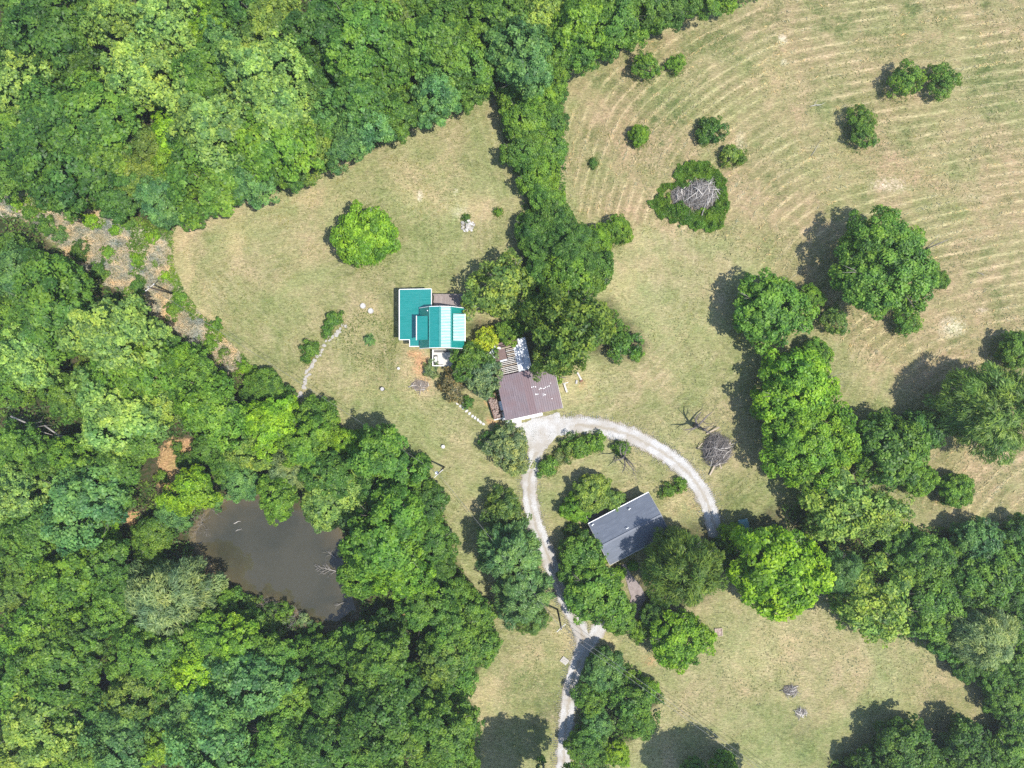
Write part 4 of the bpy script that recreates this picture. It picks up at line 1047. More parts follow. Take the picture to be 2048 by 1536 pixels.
T('in the woods along the top of the hayfield', 'forest', [
    (993, 27, 58, 'm'), (1044, 113, 68, 'u'), (1085, 35, 52, 'k'), (1164, 44, 62, 'e'), (1120, 85, 50, 'm'), (1160, 100, 42, 'm'), (1228, 34, 58, 'm'), (1262, 60, 34, 'e'), (1290, 10, 50, 'm'), (1340, 12, 42, 'd'),
    (1395, 5, 36, 'm'), (1455, -8, 30, 'e'), (1030, 10, 45, 'd'), (1105, 135, 36, 'm'), (990, 120, 34, 'd'), (1215, 95, 28, 'd', 'dome'), (1310, 48, 24, 'e', 'dome')])
T('in the hedgerow between meadow and hayfield', 'dome', [
    (1035, 190, 44, 'm'), (1078, 196, 44, 'e'), (1108, 180, 32, 'm'), (1052, 246, 52, 'm'), (1100, 240, 40, 'd'), (1052, 300, 50, 'm'), (1096, 296, 44, 'm'), (1074, 345, 46, 'e'), (1092, 392, 42, 'm'),
    (1106, 444, 46, 'd'), (1062, 458, 36, 'm'), (1080, 480, 52, 'd'), (1143, 492, 58, 'd', 'feather'), (1184, 541, 48, 'm'), (1133, 548, 60, 'e'), (1195, 482, 36, 'b'), (1090, 540, 44, 'd')])
T('at the right end of the hedgerow', 'dome', [(1236, 460, 31, 'e')])
T('alone in the meadow', 'dome', [(730, 472, 68, 'b')])
T('beside the teal-roofed house', 'airy', [(1000, 578, 74, 'k'), (972, 681, 30, 'y'), (942, 722, 46, 'm'), (969, 755, 42, 'g')])
T('behind the brown garage', 'airy', [(1140, 650, 84, 'o', 'airy', 1.7), (1112, 712, 52, 'o', 'airy', 1.9), (1180, 640, 44, 'o'), (1022, 664, 34, 'm'), (1218, 645, 30, 'm'), (1085, 615, 36, 'd')])
T('beside the brown garage', 'shrub', [(911, 766, 33, 'r'), (863, 737, 18, 'g'), (935, 806, 13, 'm'), (1249, 688, 34, 'm'), (1273, 706, 16, 'e'), (985, 770, 20, 'm'), (1110, 760, 14, 'e')])
T('on the lawn left of the teal roof', 'shrub', [(664, 640, 20, 'm'), (652, 665, 12, 'm'), (618, 699, 20, 'm'), (613, 718, 10, 'm'), (738, 679, 15, 's', 'smallspruce')])
T('in the upper meadow', 'shrub', [(997, 424, 9, 'e'), (932, 436, 8, 'd')])
T('in the hayfield', 'dome', [(1291, 132, 30, 'e', 'airy'), (1353, 127, 20, 'e', 'airy'), (1279, 270, 22, 'b'), (1813, 158, 37, 'm', 'airy'), (1886, 160, 35, 'm', 'airy'), (1724, 240, 30, 'm', 'airy'), (1727, 272, 27, 'm', 'airy')])
T('in the hayfield', 'shrub', [(1187, 325, 10, 'd'), (1425, 260, 29, 'd'), (1462, 311, 24, 'o'), (1410, 275, 15, 'd'), (1480, 318, 12, 'e')])
T('at the lower end of the hayfield', 'big', [(1768, 530, 112, 'm'), (1541, 620, 80, 'm', 'dome'), (1622, 594, 27, 'e', 'dome'), (1669, 642, 30, 'o', 'airy'), (1816, 642, 30, 'm', 'airy'), (2036, 700, 42, 'm', 'dome'), (1880, 560, 20, 'm', 'dome')])
T('right of the loop drive', 'dome', [(1590, 778, 84, 'b', 'dome'), (1632, 713, 36, 'e'), (1621, 888, 102, 'b', 'big'), (1779, 898, 80, 'm', 'dome'), (1843, 862, 48, 'd'), (1835, 958, 38, 'e'), (1912, 980, 37, 'e'),
    (1978, 820, 102, 'o', 'feather'), (1676, 1005, 84, 'k', 'airy'), (1755, 1030, 62, 'k', 'airy')])
T('in the woods at the right edge', 'dome', [(1690, 1148, 46, 'u', 'willow'), (1750, 1205, 82, 'k', 'airy'), (1850, 1122, 64, 'm'), (1861, 1216, 66, 'm'), (1963, 1160, 66, 'm'), (1952, 1082, 52, 'u'), (2018, 1120, 60, 'm'),
    (1968, 1275, 64, 'g', 'willow'), (1895, 1280, 46, 'm'), (2035, 1205, 44, 'd'), (2030, 1325, 48, 'm'), (2012, 1400, 44, 'm'), (1800, 1120, 44, 'd'), (1910, 1180, 50, 'd'), (1800, 1085, 40, 'm'), (1935, 1330, 36, 'd'), (2040, 1070, 40, 'd'), (1900, 1120, 40, 'm'), (2045, 1260, 40, 'm'), (1992, 1352, 40, 'm'), (2030, 1425, 36, 'd')])
T('in the bottom right corner', 'dome', [(1809, 1490, 62, 'd'), (1935, 1505, 64, 'd'), (2020, 1505, 50, 'm'), (1870, 1530, 50, 'm'), (1740, 1545, 50, 'd'), (2040, 1450, 40, 'd')])
T('along the bottom edge', 'dome', [(1448, 1530, 30, 'e'), (1389, 1538, 26, 'm'), (1508, 1616, 60, 'm', 'forest', 1.5), (1436, 1622, 58, 'm', 'forest', 1.5), (1092, 1594, 62, 'm', 'forest', 1.5), (1040, 1612, 52, 'm', 'forest', 1.5)])
T('over the dark-roofed house', 'dome', [(1553, 1142, 102, 'v', 'dome'), (1185, 985, 42, 'k'), (1152, 1017, 32, 'b'), (1229, 1004, 26, 'k'), (1364, 1138, 82, 'o', 'feather', 1.45), (1164, 1108, 50, 'm'), (1200, 1108, 27, 'b'),
    (1191, 1186, 66, 'm'), (1236, 1234, 40, 'm'), (1148, 1142, 36, 'm'), (1360, 1278, 64, 'b'), (1278, 1262, 24, 'b', 'airy'), (1310, 1230, 34, 'd'), (1460, 1068, 26, 'l', 'airy'), (1440, 1110, 34, 'd'), (1145, 1062, 18, 'd', 'shrub')])
T('inside the loop drive', 'shrub', [(1160, 892, 27, 'm'), (1186, 885, 23, 'e'), (1135, 900, 22, 'o'), (1099, 933, 23, 'm'), (1245, 898, 18, 'e'), (1335, 981, 16, 'm'), (1360, 971, 15, 'e'), (1118, 912, 14, 'g')])
T('in front of the dark-roofed house', 'clipped', [(1239, 1145, 15, 'b'), (1266, 1131, 12, 'b')])
T('at the foot of the garage drive', 'shrub', [(1018, 898, 50, 'g', 'airy', 0.75), (985, 880, 26, 'd'), (1030, 930, 26, 'g')])
T('left of the gravel drive', 'spruce', [(1008, 1020, 46, 'o', 'airy'), (1020, 1105, 68, 's'), (1044, 1186, 62, 's'), (1066, 1238, 34, 'o', 'feather')])
T('along the right of the lower drive', 'dome', [(1208, 1338, 46, 'u'), (1181, 1397, 36, 'm', 'airy'), (1262, 1408, 50, 'm', 'airy'), (1174, 1489, 42, 'm'), (1235, 1508, 28, 'l'), (1276, 1445, 36, 'm'), (1290, 1380, 28, 'b'), (1228, 1370, 30, 'e'), (1195, 1450, 34, 'u'), (1262, 1350, 20, 'e', 'shrub')])
T('in the woods right of the pond', 'forest', [
    (682, 978, 76, 'p', 'dome'), (771, 916, 62, 'm'), (839, 1005, 54, 'd', 'dome'), (815, 965, 48, 'm', 'dome'), (778, 1073, 82, 'e'), (867, 1090, 50, 'd', 'dome'), (734, 1140, 60, 'e', 'dome'), (810, 1145, 56, 'b'), (914, 1190, 40, 'm', 'dome'), (942, 1230, 50, 'm', 'dome'),
    (850, 1215, 48, 'm'), (901, 1278, 56, 'm'), (959, 1292, 44, 'm', 'dome'), (706, 1296, 56, 'm', 'dome'), (774, 1258, 46, 'd', 'dome'), (648, 1316, 50, 'm', 'dome'), (754, 1320, 62, 'm'), (890, 1315, 50, 'o'), (908, 1362, 50, 'm', 'dome'), (757, 1431, 72, 'd'),
    (641, 1479, 62, 'd'), (890, 1455, 66, 'm'), (805, 1489, 62, 'm'), (905, 1517, 52, 'm'), (735, 890, 36, 'b', 'dome'), (760, 985, 46, 'd'), (880, 1140, 36, 'd', 'dome'), (850, 1060, 46, 'm', 'dome'), (820, 1370, 46, 'd'), (700, 1520, 50, 'm'), (660, 1380, 50, 'd'), (845, 925, 20, 'm', 'dome')])
T('in the woods below the pond', 'forest', [
    (334, 1195, 78, 'g', 'willow'), (308, 1301, 58, 'm'), (393, 1339, 52, 'l'), (427, 1272, 52, 'e'), (478, 1295, 56, 'b'), (444, 1204, 34, 'e', 'dome'), (547, 1245, 30, 'o', 'shrub'), (604, 1306, 36, 'm', 'dome'), (273, 1387, 52, 'o'), (496, 1365, 72, 'u'),
    (574, 1390, 52, 'm'), (376, 1414, 52, 'u'), (239, 1472, 62, 'u'), (427, 1479, 76, 'u'), (325, 1483, 42, 'b'), (560, 1470, 54, 'm'), (500, 1250, 40, 'm', 'dome'), (540, 1310, 46, 'm'), (330, 1370, 40, 'd'), (500, 1525, 50, 'm'), (250, 1320, 40, 'm'), (600, 1530, 50, 'u'), (400, 1240, 40, 'm', 'dome')])
T('in the woods left of the pond', 'forest', [
    (171, 1005, 76, 'u'), (384, 982, 46, 'l'), (205, 1073, 40, 'l', 'dome'), (308, 1070, 44, 'm', 'dome'), (345, 1030, 38, 'u', 'dome'), (44, 991, 58, 'p', 'tall'), (85, 1056, 64, 'm'), (205, 1130, 52, 'm'), (130, 1169, 66, 'e'), (34, 1125, 48, 'm'),
    (68, 1257, 56, 'e'), (113, 1305, 66, 'm'), (34, 1353, 62, 'm'), (137, 1360, 62, 'm'), (89, 1438, 72, 'k'), (44, 1495, 60, 'k'), (222, 1223, 46, 'm'), (150, 1510, 56, 'm'), (20, 1060, 40, 'm'), (180, 1260, 46, 'd'), (260, 1180, 40, 'd'), (30, 1190, 36, 'o'), (300, 1120, 34, 'm', 'dome'), (190, 1420, 44, 'd'), (230, 1000, 40, 'm')])
T('in the left woods above the pond', 'forest', [
    (38, 552, 58, 'u'), (85, 590, 52, 'd'), (120, 620, 88, 'm'), (34, 640, 52, 'm'), (216, 622, 34, 's', 'dome'), (239, 672, 78, 'p', 'tall'), (296, 678, 46, 'p', 'tall'), (68, 709, 62, 'p', 'tall'), (273, 743, 68, 'e'), (362, 730, 42, 'b'), (322, 700, 36, 'd'),
    (393, 767, 52, 'm'), (239, 825, 80, 'p'), (325, 794, 52, 'k'), (427, 821, 62, 'e'), (530, 772, 40, 'm', 'dome'), (36, 752, 54, 'm'), (140, 790, 50, 'm'), (547, 838, 46, 'l'), (632, 842, 52, 'm', 'dome'), (506, 801, 34, 'd', 'dome'), (5, 505, 42, 'd'), (52, 520, 40, 'd'), (140, 560, 36, 'm', 'dome'),
    (478, 961, 40, 'u', 'dome'), (455, 930, 38, 'm', 'dome'), (556, 994, 42, 'e'), (581, 930, 46, 'g', 'willow'), (533, 850, 48, 'l'), (615, 890, 50, 'e'), (256, 868, 60, 'm'), (239, 925, 52, 'm'), (34, 902, 52, 'm'), (652, 1012, 52, 'p', 'dome'), (150, 905, 36, 'm'), (160, 930, 52, 'e'), (480, 860, 44, 'm'), (690, 900, 46, 'b', 'dome'),
    (190, 740, 40, 'o'), (560, 800, 36, 'm', 'dome'), (90, 940, 46, 'm'), (410, 900, 34, 'm', 'dome'), (660, 950, 50, 'd'), (505, 905, 40, 'k'), (350, 745, 40, 'm')])
T('in the marshy strip by the meadow', 'shrub', [(305, 470, 16, 'l'), (150, 420, 20, 'l'), (180, 440, 18, 'l'), (275, 520, 14, 'l'), (60, 425, 18, 'e'), (360, 595, 16, 'e'), (430, 650, 14, 'e'), (230, 460, 14, 'l'), (215, 505, 16, 'e'), (485, 735, 16, 'l'), (330, 555, 12, 'l'), (120, 470, 16, 'u'), (90, 450, 22, 'm'), (160, 500, 20, 'd'), (250, 440, 20, 'm'), (345, 620, 18, 'm'), (275, 575, 18, 'm'), (415, 690, 18, 'e'), (448, 705, 12, 'o'), (200, 545, 20, 'm'), (505, 745, 14, 'm'), (30, 410, 14, 'l')])
T('on the pond bank', 'shrub', [(470, 1192, 20, 'm'), (505, 1207, 18, 'o'), (566, 1222, 22, 'e'), (430, 1006, 16, 'u'), (500, 984, 20, 'u'), (700, 1180, 16, 'm'), (690, 1100, 18, 'd'), (440, 1172, 16, 'd'), (630, 1262, 18, 'm'), (608, 1240, 14, 'g'), (690, 1262, 16, 'm')])
T('added in the orange clearing', 'shrub', [(368, 925, 20, 'd'), (322, 955, 14, 'e'), (352, 895, 12, 'm')])  # dark shrub added to stand in for the clearing's shadowed centre

# ------------------------------------------------------------------ bare and dead trees
def dead_tree(px, py, h, spread, mat, label, seed, r0=0.12, depth=4, lean=(0, 0), nb=6, cat='tree', name='dead_tree', kids=3):
    r = random.Random(seed)
    b = P(px, py); o = empty(name, (b.x, b.y, 0)); tag(o, label, cat)
    trunk = MB(); twigs = MB(); limbs = []
    def grow(mb, p, d, L, rad, dep):
        pts = [p]; rr = [rad]; q = Vector(p); dd = Vector(d)
        for i in range(3):
            dd = (dd + Vector((r.uniform(-.5, .5), r.uniform(-.5, .5), r.uniform(-.25, .3)))).normalized()
            q = q + dd * L / 3; pts.append(q.copy()); rr.append(rad * (1 - 0.23 * (i + 1)))
        mb.tube(pts, rr, 5 if rad > 0.04 else 3)
        if dep <= 0: return
        for k in range(kids):
            t = r.randint(1, 3); ax = Vector((r.uniform(-1, 1), r.uniform(-1, 1), r.uniform(-.1, .5)))
            nd_ = (dd + ax.normalized() * r.uniform(0.5, 1.0)).normalized()
            grow(mb, pts[t], nd_, L * r.uniform(.5, .72), max(0.012, rr[t] * 0.55), dep - 1)
    top = Vector((lean[0], lean[1], h * 0.5))
    trunk.tube([(0, 0, 0), top * 0.5, top], [r0 * 1.5, r0 * 1.1, r0 * 0.9], 7)
    trunk.build('trunk', mat, o)
    for k in range(nb):
        a = 6.283 * k / nb + r.uniform(-.4, .4); st = top * r.uniform(0.55, 1.0)
        m_ = MB(); grow(m_, st, Vector((math.cos(a), math.sin(a), r.uniform(0.25, 0.9))).normalized(), spread * r.uniform(.55, .8), r0 * 0.6, depth - 1)
        m_.build('limb', mat, o)
    return o
dead_tree(1391, 851, 5.2, 4.4, M_DEADDARK, 'bare dark dead snag on the lawn above the loop drive', 3, 0.34, 5, (-.2, .1), 5, kids=2)
dead_tree(1243, 912, 5.6, 4.4, M_DEADDARK, 'bare dead tree with grey twigs inside the loop drive', 8, 0.24, 6, (.1, .1), 6, kids=2)
dead_tree(158, 698, 13, 3.6, M_DEAD, 'silvery leafless tree among the left woods', 21, 0.13, 4, (0, 0), 8)
dead_tree(535, 862, 8, 3.0, M_DEAD, 'silvery leafless tree above the pond', 22, 0.1, 4)
dead_tree(650, 70, 14, 4.0, M_DEAD, 'pale bare tree in the top woods', 23, 0.14, 3)
dead_tree(600, 130, 13, 3.4, M_DEAD, 'bare white-limbed tree in the woods near the upper meadow edge', 24, 0.14, 3)
dead_tree(905, 1260, 10, 3.0, M_DEAD, 'grey leafless tree at the right of the pond woods', 25, 0.12, 3)
dead_tree(590, 935, 9, 3.0, M_DEAD, 'twiggy grey tree on the bank above the pond', 26, 0.1, 4)
dead_tree(405, 1046, 1.6, 2.6, M_DEAD, 'tangle of bare grey branches on the left pond bank', 27, 0.06, 4, (.2, -.1), 7)
dead_tree(590, 1232, 1.8, 2.4, M_DEAD, 'bare grey bush at the lower pond bank', 28, 0.06, 4, (.1, .2), 7)
dead_tree(540, 1208, 1.6, 2.0, M_DEAD, 'small leafless bush in the middle of the lower pond bank', 29, 0.05, 4, (.1, .2), 6)

def fallen(px, py, ang, L, mat, label, seed, r0=0.07, nbr=9, z=0.05, depth=2, cat='branch', spread=0.6):
    r = random.Random(seed); b = P(px, py); o = empty('fallen_branch', (b.x, b.y, z), ang); tag(o, label, cat)
    m = MB(); m.tube([(0, 0, 0.08), (L * .35, r.uniform(-.1, .1), 0.15), (L * .7, r.uniform(-.2, .2), 0.2), (L, r.uniform(-.3, .3), 0.15)], [r0, r0 * .8, r0 * .5, r0 * .15], 6)
    m.build('stem', mat, o)
    for k in range(nbr):
        t = r.uniform(0.2, 0.95); s = r.choice((-1, 1)); aa = s * r.uniform(.4, .9); l2 = L * r.uniform(.2, .5) * (1.1 - t) + 0.3; p = Vector((L * t, 0, 0.15))
        m = MB(); e = p + Vector((math.cos(aa) * l2, math.sin(aa) * l2, r.uniform(0, .5))); m.tube([p, p.lerp(e, .5) + Vector((0, 0, .06)), e], [r0 * .45, r0 * .3, r0 * .1], 4)
        for j in range(depth):
            p2 = p.lerp(e, r.uniform(.4, .9)); a2 = aa + r.uniform(-.8, .8); e2 = p2 + Vector((math.cos(a2), math.sin(a2), r.uniform(0, .4))) * l2 * 0.45
            m.tube([p2, e2], [r0 * .22, r0 * .07], 3)
        m.build('twig', mat, o)
    return o
fallen(686, 1146, RAD(168), 4.6, M_DEAD, 'fallen bare tree reaching into the pond from the right bank', 41, 0.1, 12, -0.3, 4, 'dead tree')
fallen(676, 1118, RAD(150), 2.6, M_DEAD, 'upper small bare branch over the right pond edge', 42, 0.05, 6, -0.2, 3)
fallen(690, 1205, RAD(200), 1.9, M_DEAD, 'lower small bare branch over the right pond edge', 43, 0.05, 6, -0.2, 3)
fallen(646, 1140, RAD(140), 1.6, M_DEAD, 'broken twigs standing in the pond water', 44, 0.03, 5, -0.36, 2)
fallen(466, 1048, RAD(28), 1.25, M_WHITEWOOD, 'larger white log floating in the pond', 45, 0.09, 0, -0.42, 0, 'log')
fallen(470, 1063, RAD(22), 1.1, M_WHITEWOOD, 'smaller bent white log floating in the pond', 46, 0.06, 1, -0.40, 0, 'log')
fallen(420, 1016, RAD(-40), 2.2, M_DEAD, 'thin dead branch arching from the left pond bank', 47, 0.03, 2, -0.25, 1)
fallen(1620, 213, RAD(12), 2.6, M_WHITEWOOD, 'long bleached branch lying in the upper hayfield', 48, 0.06, 3, 0.0, 1)
fallen(1622, 312, RAD(60), 3.4, M_DEAD, 'thin grey branch lying in the middle hayfield', 49, 0.04, 2, 0.0, 1)
fallen(1955, 545, RAD(-20), 1.6, M_DEAD, 'small branch on the right hayfield rows', 50, 0.04, 3, 0.0, 1)
fallen(250, 455, RAD(105), 2.2, M_WHITEWOOD, 'pale dead limb in the bleached marsh grass', 51, 0.09, 2, 0.2, 1)
fallen(60, 830, RAD(-25), 7.5, M_DEAD, 'long pale fallen trunk in the left woods', 52, 0.16, 3, 4.5, 1, 'log')
fallen(125, 848, RAD(-35), 6.0, M_DEAD, 'leaning pale trunk in the left woods gap', 53, 0.15, 3, 4.5, 1, 'log')
fallen(75, 880, RAD(8), 4.5, M_DEAD, 'short pale trunk across the left woods gap', 54, 0.12, 2, 4.0, 1, 'log')
fallen(955, 1268, RAD(115), 3.0, M_DEAD, 'grey dead limb in the right pond woods', 55, 0.08, 6, 6.0, 2)
fallen(665, 1365, RAD(5), 4.0, M_DEAD, 'pale fallen tree in the woods below the pond', 56, 0.08, 5, 2.5, 1, 'dead tree')

def brush_pile(px, py, rx, ry, h, nbig, ntw, mat, label, seed, bias=None, name='brush_pile', L=(1.2, 3.0), cat='brush pile', rt_=(.02, .045)):
    r = random.Random(seed); b = P(px, py); o = empty(name, (b.x, b.y, 0)); tag(o, label, cat)
    def stick(mb, lmin, lmax, r0, r1, lift=0):
        a = r.uniform(0, 6.283); q = math.sqrt(r.random()) * 0.85; x, y = rx * q * math.cos(a), ry * q * math.sin(a)
        z = h * (1 - q * q) + lift
        an = r.uniform(0, math.pi) if bias is None else bias + r.gauss(0, 0.75)
        l = r.uniform(lmin, lmax) / 2; d = Vector((math.cos(an), math.sin(an), r.uniform(-.12, .12))); s = Vector((-d.y, d.x, 0)) * r.uniform(-.2, .2)
        c = Vector((x, y, 0))
        def zz(p):
            qq = min(1.3, math.hypot(p.x / rx, p.y / ry)); return max(0.05, h * (1 - min(1, qq) ** 2) + lift)
        pts = [c - d * l, c + s, c + d * l]
        pts = [Vector((p.x, p.y, zz(p) * 0.6 + z * 0.4)) for p in pts]
        rd = r.uniform(r0, r1); mb.tube(pts, [rd, rd * .8, rd * .35], 5 if r0 > 0.03 else 3)
    for k in range(nbig):
        m = MB(); stick(m, L[0], L[1], .035, .085, r.uniform(0.02, 0.15)); m.build('branch', mat if r.random() < .75 else M_WHITEWOOD, o)
    m = MB()
    for k in range(ntw): stick(m, 0.7, 1.9, rt_[0], rt_[1], r.uniform(-.25, .1))
    tag(m.build('twig_tangle', mat, o), kind='stuff')
    # core of rotted wood so that the heap has a body
    m = MB(); n = 18; vs = []; 
    for j in range(4):
        t = j / 3.0
        for i in range(n):
            a = 6.283 * i / n; rr = (1 - t * 0.75) * 0.8 * r.uniform(.85, 1.1)
            vs.append((rx * rr * math.cos(a), ry * rr * math.sin(a), h * (t * 0.8) * r.uniform(.8, 1)))
    fs = [(j * n + i, j * n + (i + 1) % n, (j + 1) * n + (i + 1) % n, (j + 1) * n + i) for j in range(3) for i in range(n)] + [tuple(3 * n + i for i in range(n))]
    m.add(vs, fs); m.build('rotted_core', M_DEADDARK, o)
    return o
brush_pile(1398, 390, 3.4, 3.0, 1.5, 44, 420, M_DEAD, 'large heap of grey dead branches ringed by weeds in the hayfield', 61, RAD(62), L=(1.8, 4.2))
brush_pile(1356, 392, 1.6, 1.8, 0.7, 14, 120, M_DEAD, 'smaller grey branch heap adjoining the weed-ringed pile', 62, RAD(85), L=(.8, 1.9))
brush_pile(1434, 898, 2.8, 3.2, 1.3, 44, 560, M_GREYTWIG, 'dark heap of brush beside the loop drive', 63, RAD(40), L=(1.5, 3.4))
brush_pile(1580, 1380, 1.5, 1.1, 0.45, 8, 60, M_DEAD, 'small flat brush heap in the lower right lawn', 64, None, L=(.8, 1.6))
brush_pile(1602, 1424, 1.1, 0.8, 0.4, 8, 40, M_WHITEWOOD, 'little heap of bleached sticks on the lower right lawn', 65, None, L=(.6, 1.3))
brush_pile(660, 1370, 1.5, 1.2, 0.5, 5, 50, M_DEAD, 'pile of dead twigs in a gap below the pond', 66, None)
brush_pile(840, 770, 1.8, 1.2, 0.25, 8, 60, M_TIMBER, 'scatter of pale sticks below the teal-roofed house', 67, None, L=(.6, 1.4))
for (px, py, l, w_, an, lab) in ((1428, 935, 2.9, .24, RAD(64), 'long pale plank leaning on the dark brush heap'), (1440, 930, 1.3, .16, RAD(-70), 'short pale board at the foot of the dark brush heap'), (1426, 861, 2.3, .2, RAD(30), 'pale board lying above the dark brush heap'),
                                 (1459, 896, 1.9, .2, RAD(87), 'pale post lying along the right side of the dark brush heap'), (1400, 892, 1.3, .12, RAD(55), 'reddish stake left of the dark brush heap')):
    b = P(px, py, 0.5); m = MB(); m.bar((-l / 2, 0, 0.15), (l / 2, 0, 0.55), w_, 0.07); tag(m.build('plank', M_TIMBER, None, (b.x, b.y, 0.12), an), lab, 'plank')

# ------------------------------------------------------------------ utility poles and cables
def pole(px, py, h, label, arm_ang, seed, transformer=False):
    b = P(px, py); o = empty('utility_pole', (b.x, b.y, 0)); tag(o, label, 'utility pole')
    m = MB(); m.tube([(0, 0, 0), (0, 0, h * .5), (0, 0, h)], [0.17, 0.14, 0.11], 12); m.build('post', M_POLE, o)
    m = MB(); d = Vector((math.cos(arm_ang), math.sin(arm_ang), 0)); m.bar(Vector((0, 0, h - .5)) - d * 0.9, Vector((0, 0, h - .5)) + d * 0.9, .1, .12); arm = m.build('crossarm', M_WHITEWOOD, o)
    for s in (-.8, .0, .8):
        m = MB(); p = d * s + Vector((0, 0, h - .44 if s else h)); m.cyl(tuple(p), .06, .04, .16, 10); m.build('insulator', M_WHITE, arm)
    if transformer:
        q = Vector((-0.36, 0.05, h - 1.6)); m = MB(); m.cyl(tuple(q), .24, .24, .8, 18); t_ = m.build('transformer', M_STEEL, o)
        m = MB(); m.cyl((q.x, q.y, q.z + .8), .25, .12, .12, 18); m.build('cap', M_WHITE, t_)
        m = MB(); m.bar((q.x, q.y, q.z + .4), (0, 0, q.z + .4), .12, .1); m.build('bracket', M_STEEL, t_)
    return b
p1 = pole(888, 934, 9.3, 'dark utility pole with transformer on the lawn right of the pond woods', RAD(42), 1, True)
p2 = pole(1115, 1219, 9.5, 'dark utility pole beside the lower gravel drive', RAD(42), 2)
p3 = pole(349, 588, 8.6, 'dark utility pole in the marshy strip by the meadow', RAD(40), 3)
def cable(a, ha, b, hb, label, sag=0.9, off=0.0):
    d = (b - a); n = Vector((-d.y, d.x, 0)).normalized() * off
    a_ = Vector((a.x, a.y, ha)) + n; b_ = Vector((b.x, b.y, hb)) + n
    pts = [a_.lerp(b_, t) - Vector((0, 0, sag * 4 * t * (1 - t))) for t in np.linspace(0, 1, 15)]
    m = MB(); m.tube(pts, [0.022] * 15, 4); tag(m.build('power_cable', M_CABLE), label, 'cable')
cable(p3, 8.3, p1, 9.1, 'overhead cable crossing the lower corner of the meadow', 1.4)
cable(p1, 9.1, p2, 9.3, 'overhead cable between the two poles beside the drive', 0.8)
far = P(1720, 1660)
cable(p2, 9.3, far, 9.3, 'upper of two cables running to the bottom right', 1.6, 0.35)
cable(p2, 9.0, far, 9.0, 'lower of two cables running to the bottom right', 1.6, -0.35)
guy = P(1150, 1272)
cable(p2, 7.5, guy, 0.1, 'short guy wire beside the lower gravel drive', 0.0)

# ------------------------------------------------------------------ small things on the lawns
def stone_mesh(seed, a, b, h):
    r = random.Random(seed); n = 9; m = MB(); vs = []
    for j, (s, z) in enumerate(((1.0, 0.0), (0.97, h * .8), (0.8, h))):
        for i in range(n):
            t = 6.283 * i / n; k = (0.82 + 0.3 * random.Random(seed * 31 + i).random()) * s
            vs.append((a * k * math.cos(t), b * k * math.sin(t), z))
    fs = [(j * n + i, j * n + (i + 1) % n, (j + 1) * n + (i + 1) % n, (j + 1) * n + i) for j in range(2) for i in range(n)] + [tuple(2 * n + i for i in range(n))]
    m.add(vs, fs); me = m.mesh('stone'); me.materials.append(M_STONE); return me
STONES = [stone_mesh(s, 0.5, 0.36, 0.16) for s in range(5)]
steps = [(909, 801), (915, 807), (921, 812), (927, 817), (933, 822), (939, 827), (945, 832), (950, 836), (956, 840), (961, 844), (967, 848)]
pale = []
for me in STONES:
    c = me.copy(); c.materials.clear(); c.materials.append(M_PALECONC); pale.append(c)
for i, (px, py) in enumerate(steps):
    b = P(px, py); o = link('stepping_stone', pale[i % 5], None, (b.x, b.y, -0.03), RAD(-38) + i * .3); o.scale = (.62, .62, .7)
    od = ('first', 'second', 'third', 'fourth', 'fifth', 'sixth', 'seventh', 'eighth', 'ninth', 'tenth', 'eleventh')[i]
    tag(o, f'pale stepping stone, {od} from the top of the curved row by the garage', 'stone', 'stepping stones left of the garage')
ed = empty('stone_edging', tuple(P(640, 710)[:2]) + (0,)); tag(ed, 'curved edging of pale flat stones on the left lawn', 'stone edging')
rs_ = random.Random(77); ec = P(640, 710)
path = smooth_path([P(x, y) for x, y in ((692, 650), (672, 664), (655, 684), (641, 703), (629, 722), (619, 740), (612, 760), (606, 778), (600, 794))], 0.42)
for i, p in enumerate(path):
    for k in range(2 if i % 2 or i > len(path) - 9 else 1):
        o = link('stone', STONES[rs_.randrange(5)], ed, (p.x - ec.x + rs_.uniform(-.35, .35), p.y - ec.y + rs_.uniform(-.3, .3), rs_.uniform(-.08, 0)), rs_.uniform(0, 6)); s = rs_.uniform(.45, .8); o.scale = (s, s, s)
rp = empty('stone_pile', tuple(P(935, 452)[:2]) + (0,)); tag(rp, 'heap of whitish stones in the upper meadow', 'stone pile')
for i in range(34):
    a, q = rs_.uniform(0, 6.28), math.sqrt(rs_.random()); o = link('stone', (pale if i % 3 == 0 else STONES)[rs_.randrange(5)], rp, (1.15 * q * math.cos(a), 0.95 * q * math.sin(a), 0.3 * (1 - q)), rs_.uniform(0, 6)); s = rs_.uniform(.35, .8); o.scale = (s, s, s * 2); o.rotation_euler = (rs_.uniform(-.5, .5), rs_.uniform(-.5, .5), rs_.uniform(0, 6))
for (px, py, lab) in ((726.5, 612, 'round concrete well ring, upper left of the pair on the lawn'), (742, 622, 'round concrete well ring, lower right of the pair on the lawn')):
    b = P(px, py); o = empty('well_ring', (b.x, b.y, 0)); tag(o, lab, 'well ring', 'concrete rings on the lawn')
    m = MB(); m.ring((0, 0, 0), 0.45, 0.33, 0.35); m.build('ring', M_CONC, o); m = MB(); m.cyl((0, 0, 0.05), .33, .33, .2, 20); m.build('fill', M_PALECONC, o)
b = P(766, 778); o = empty('barrel', (b.x, b.y, 0)); tag(o, 'dark barrel standing on the lawn below the teal-roofed house', 'barrel')
m = MB(); m.cyl((0, 0, 0), .33, .33, .75, 20, False); m.build('drum', M_BLACK, o); m = MB(); m.cyl((0, 0, .6), .32, .32, .04, 20); m.build('lid', M_CONC, o)
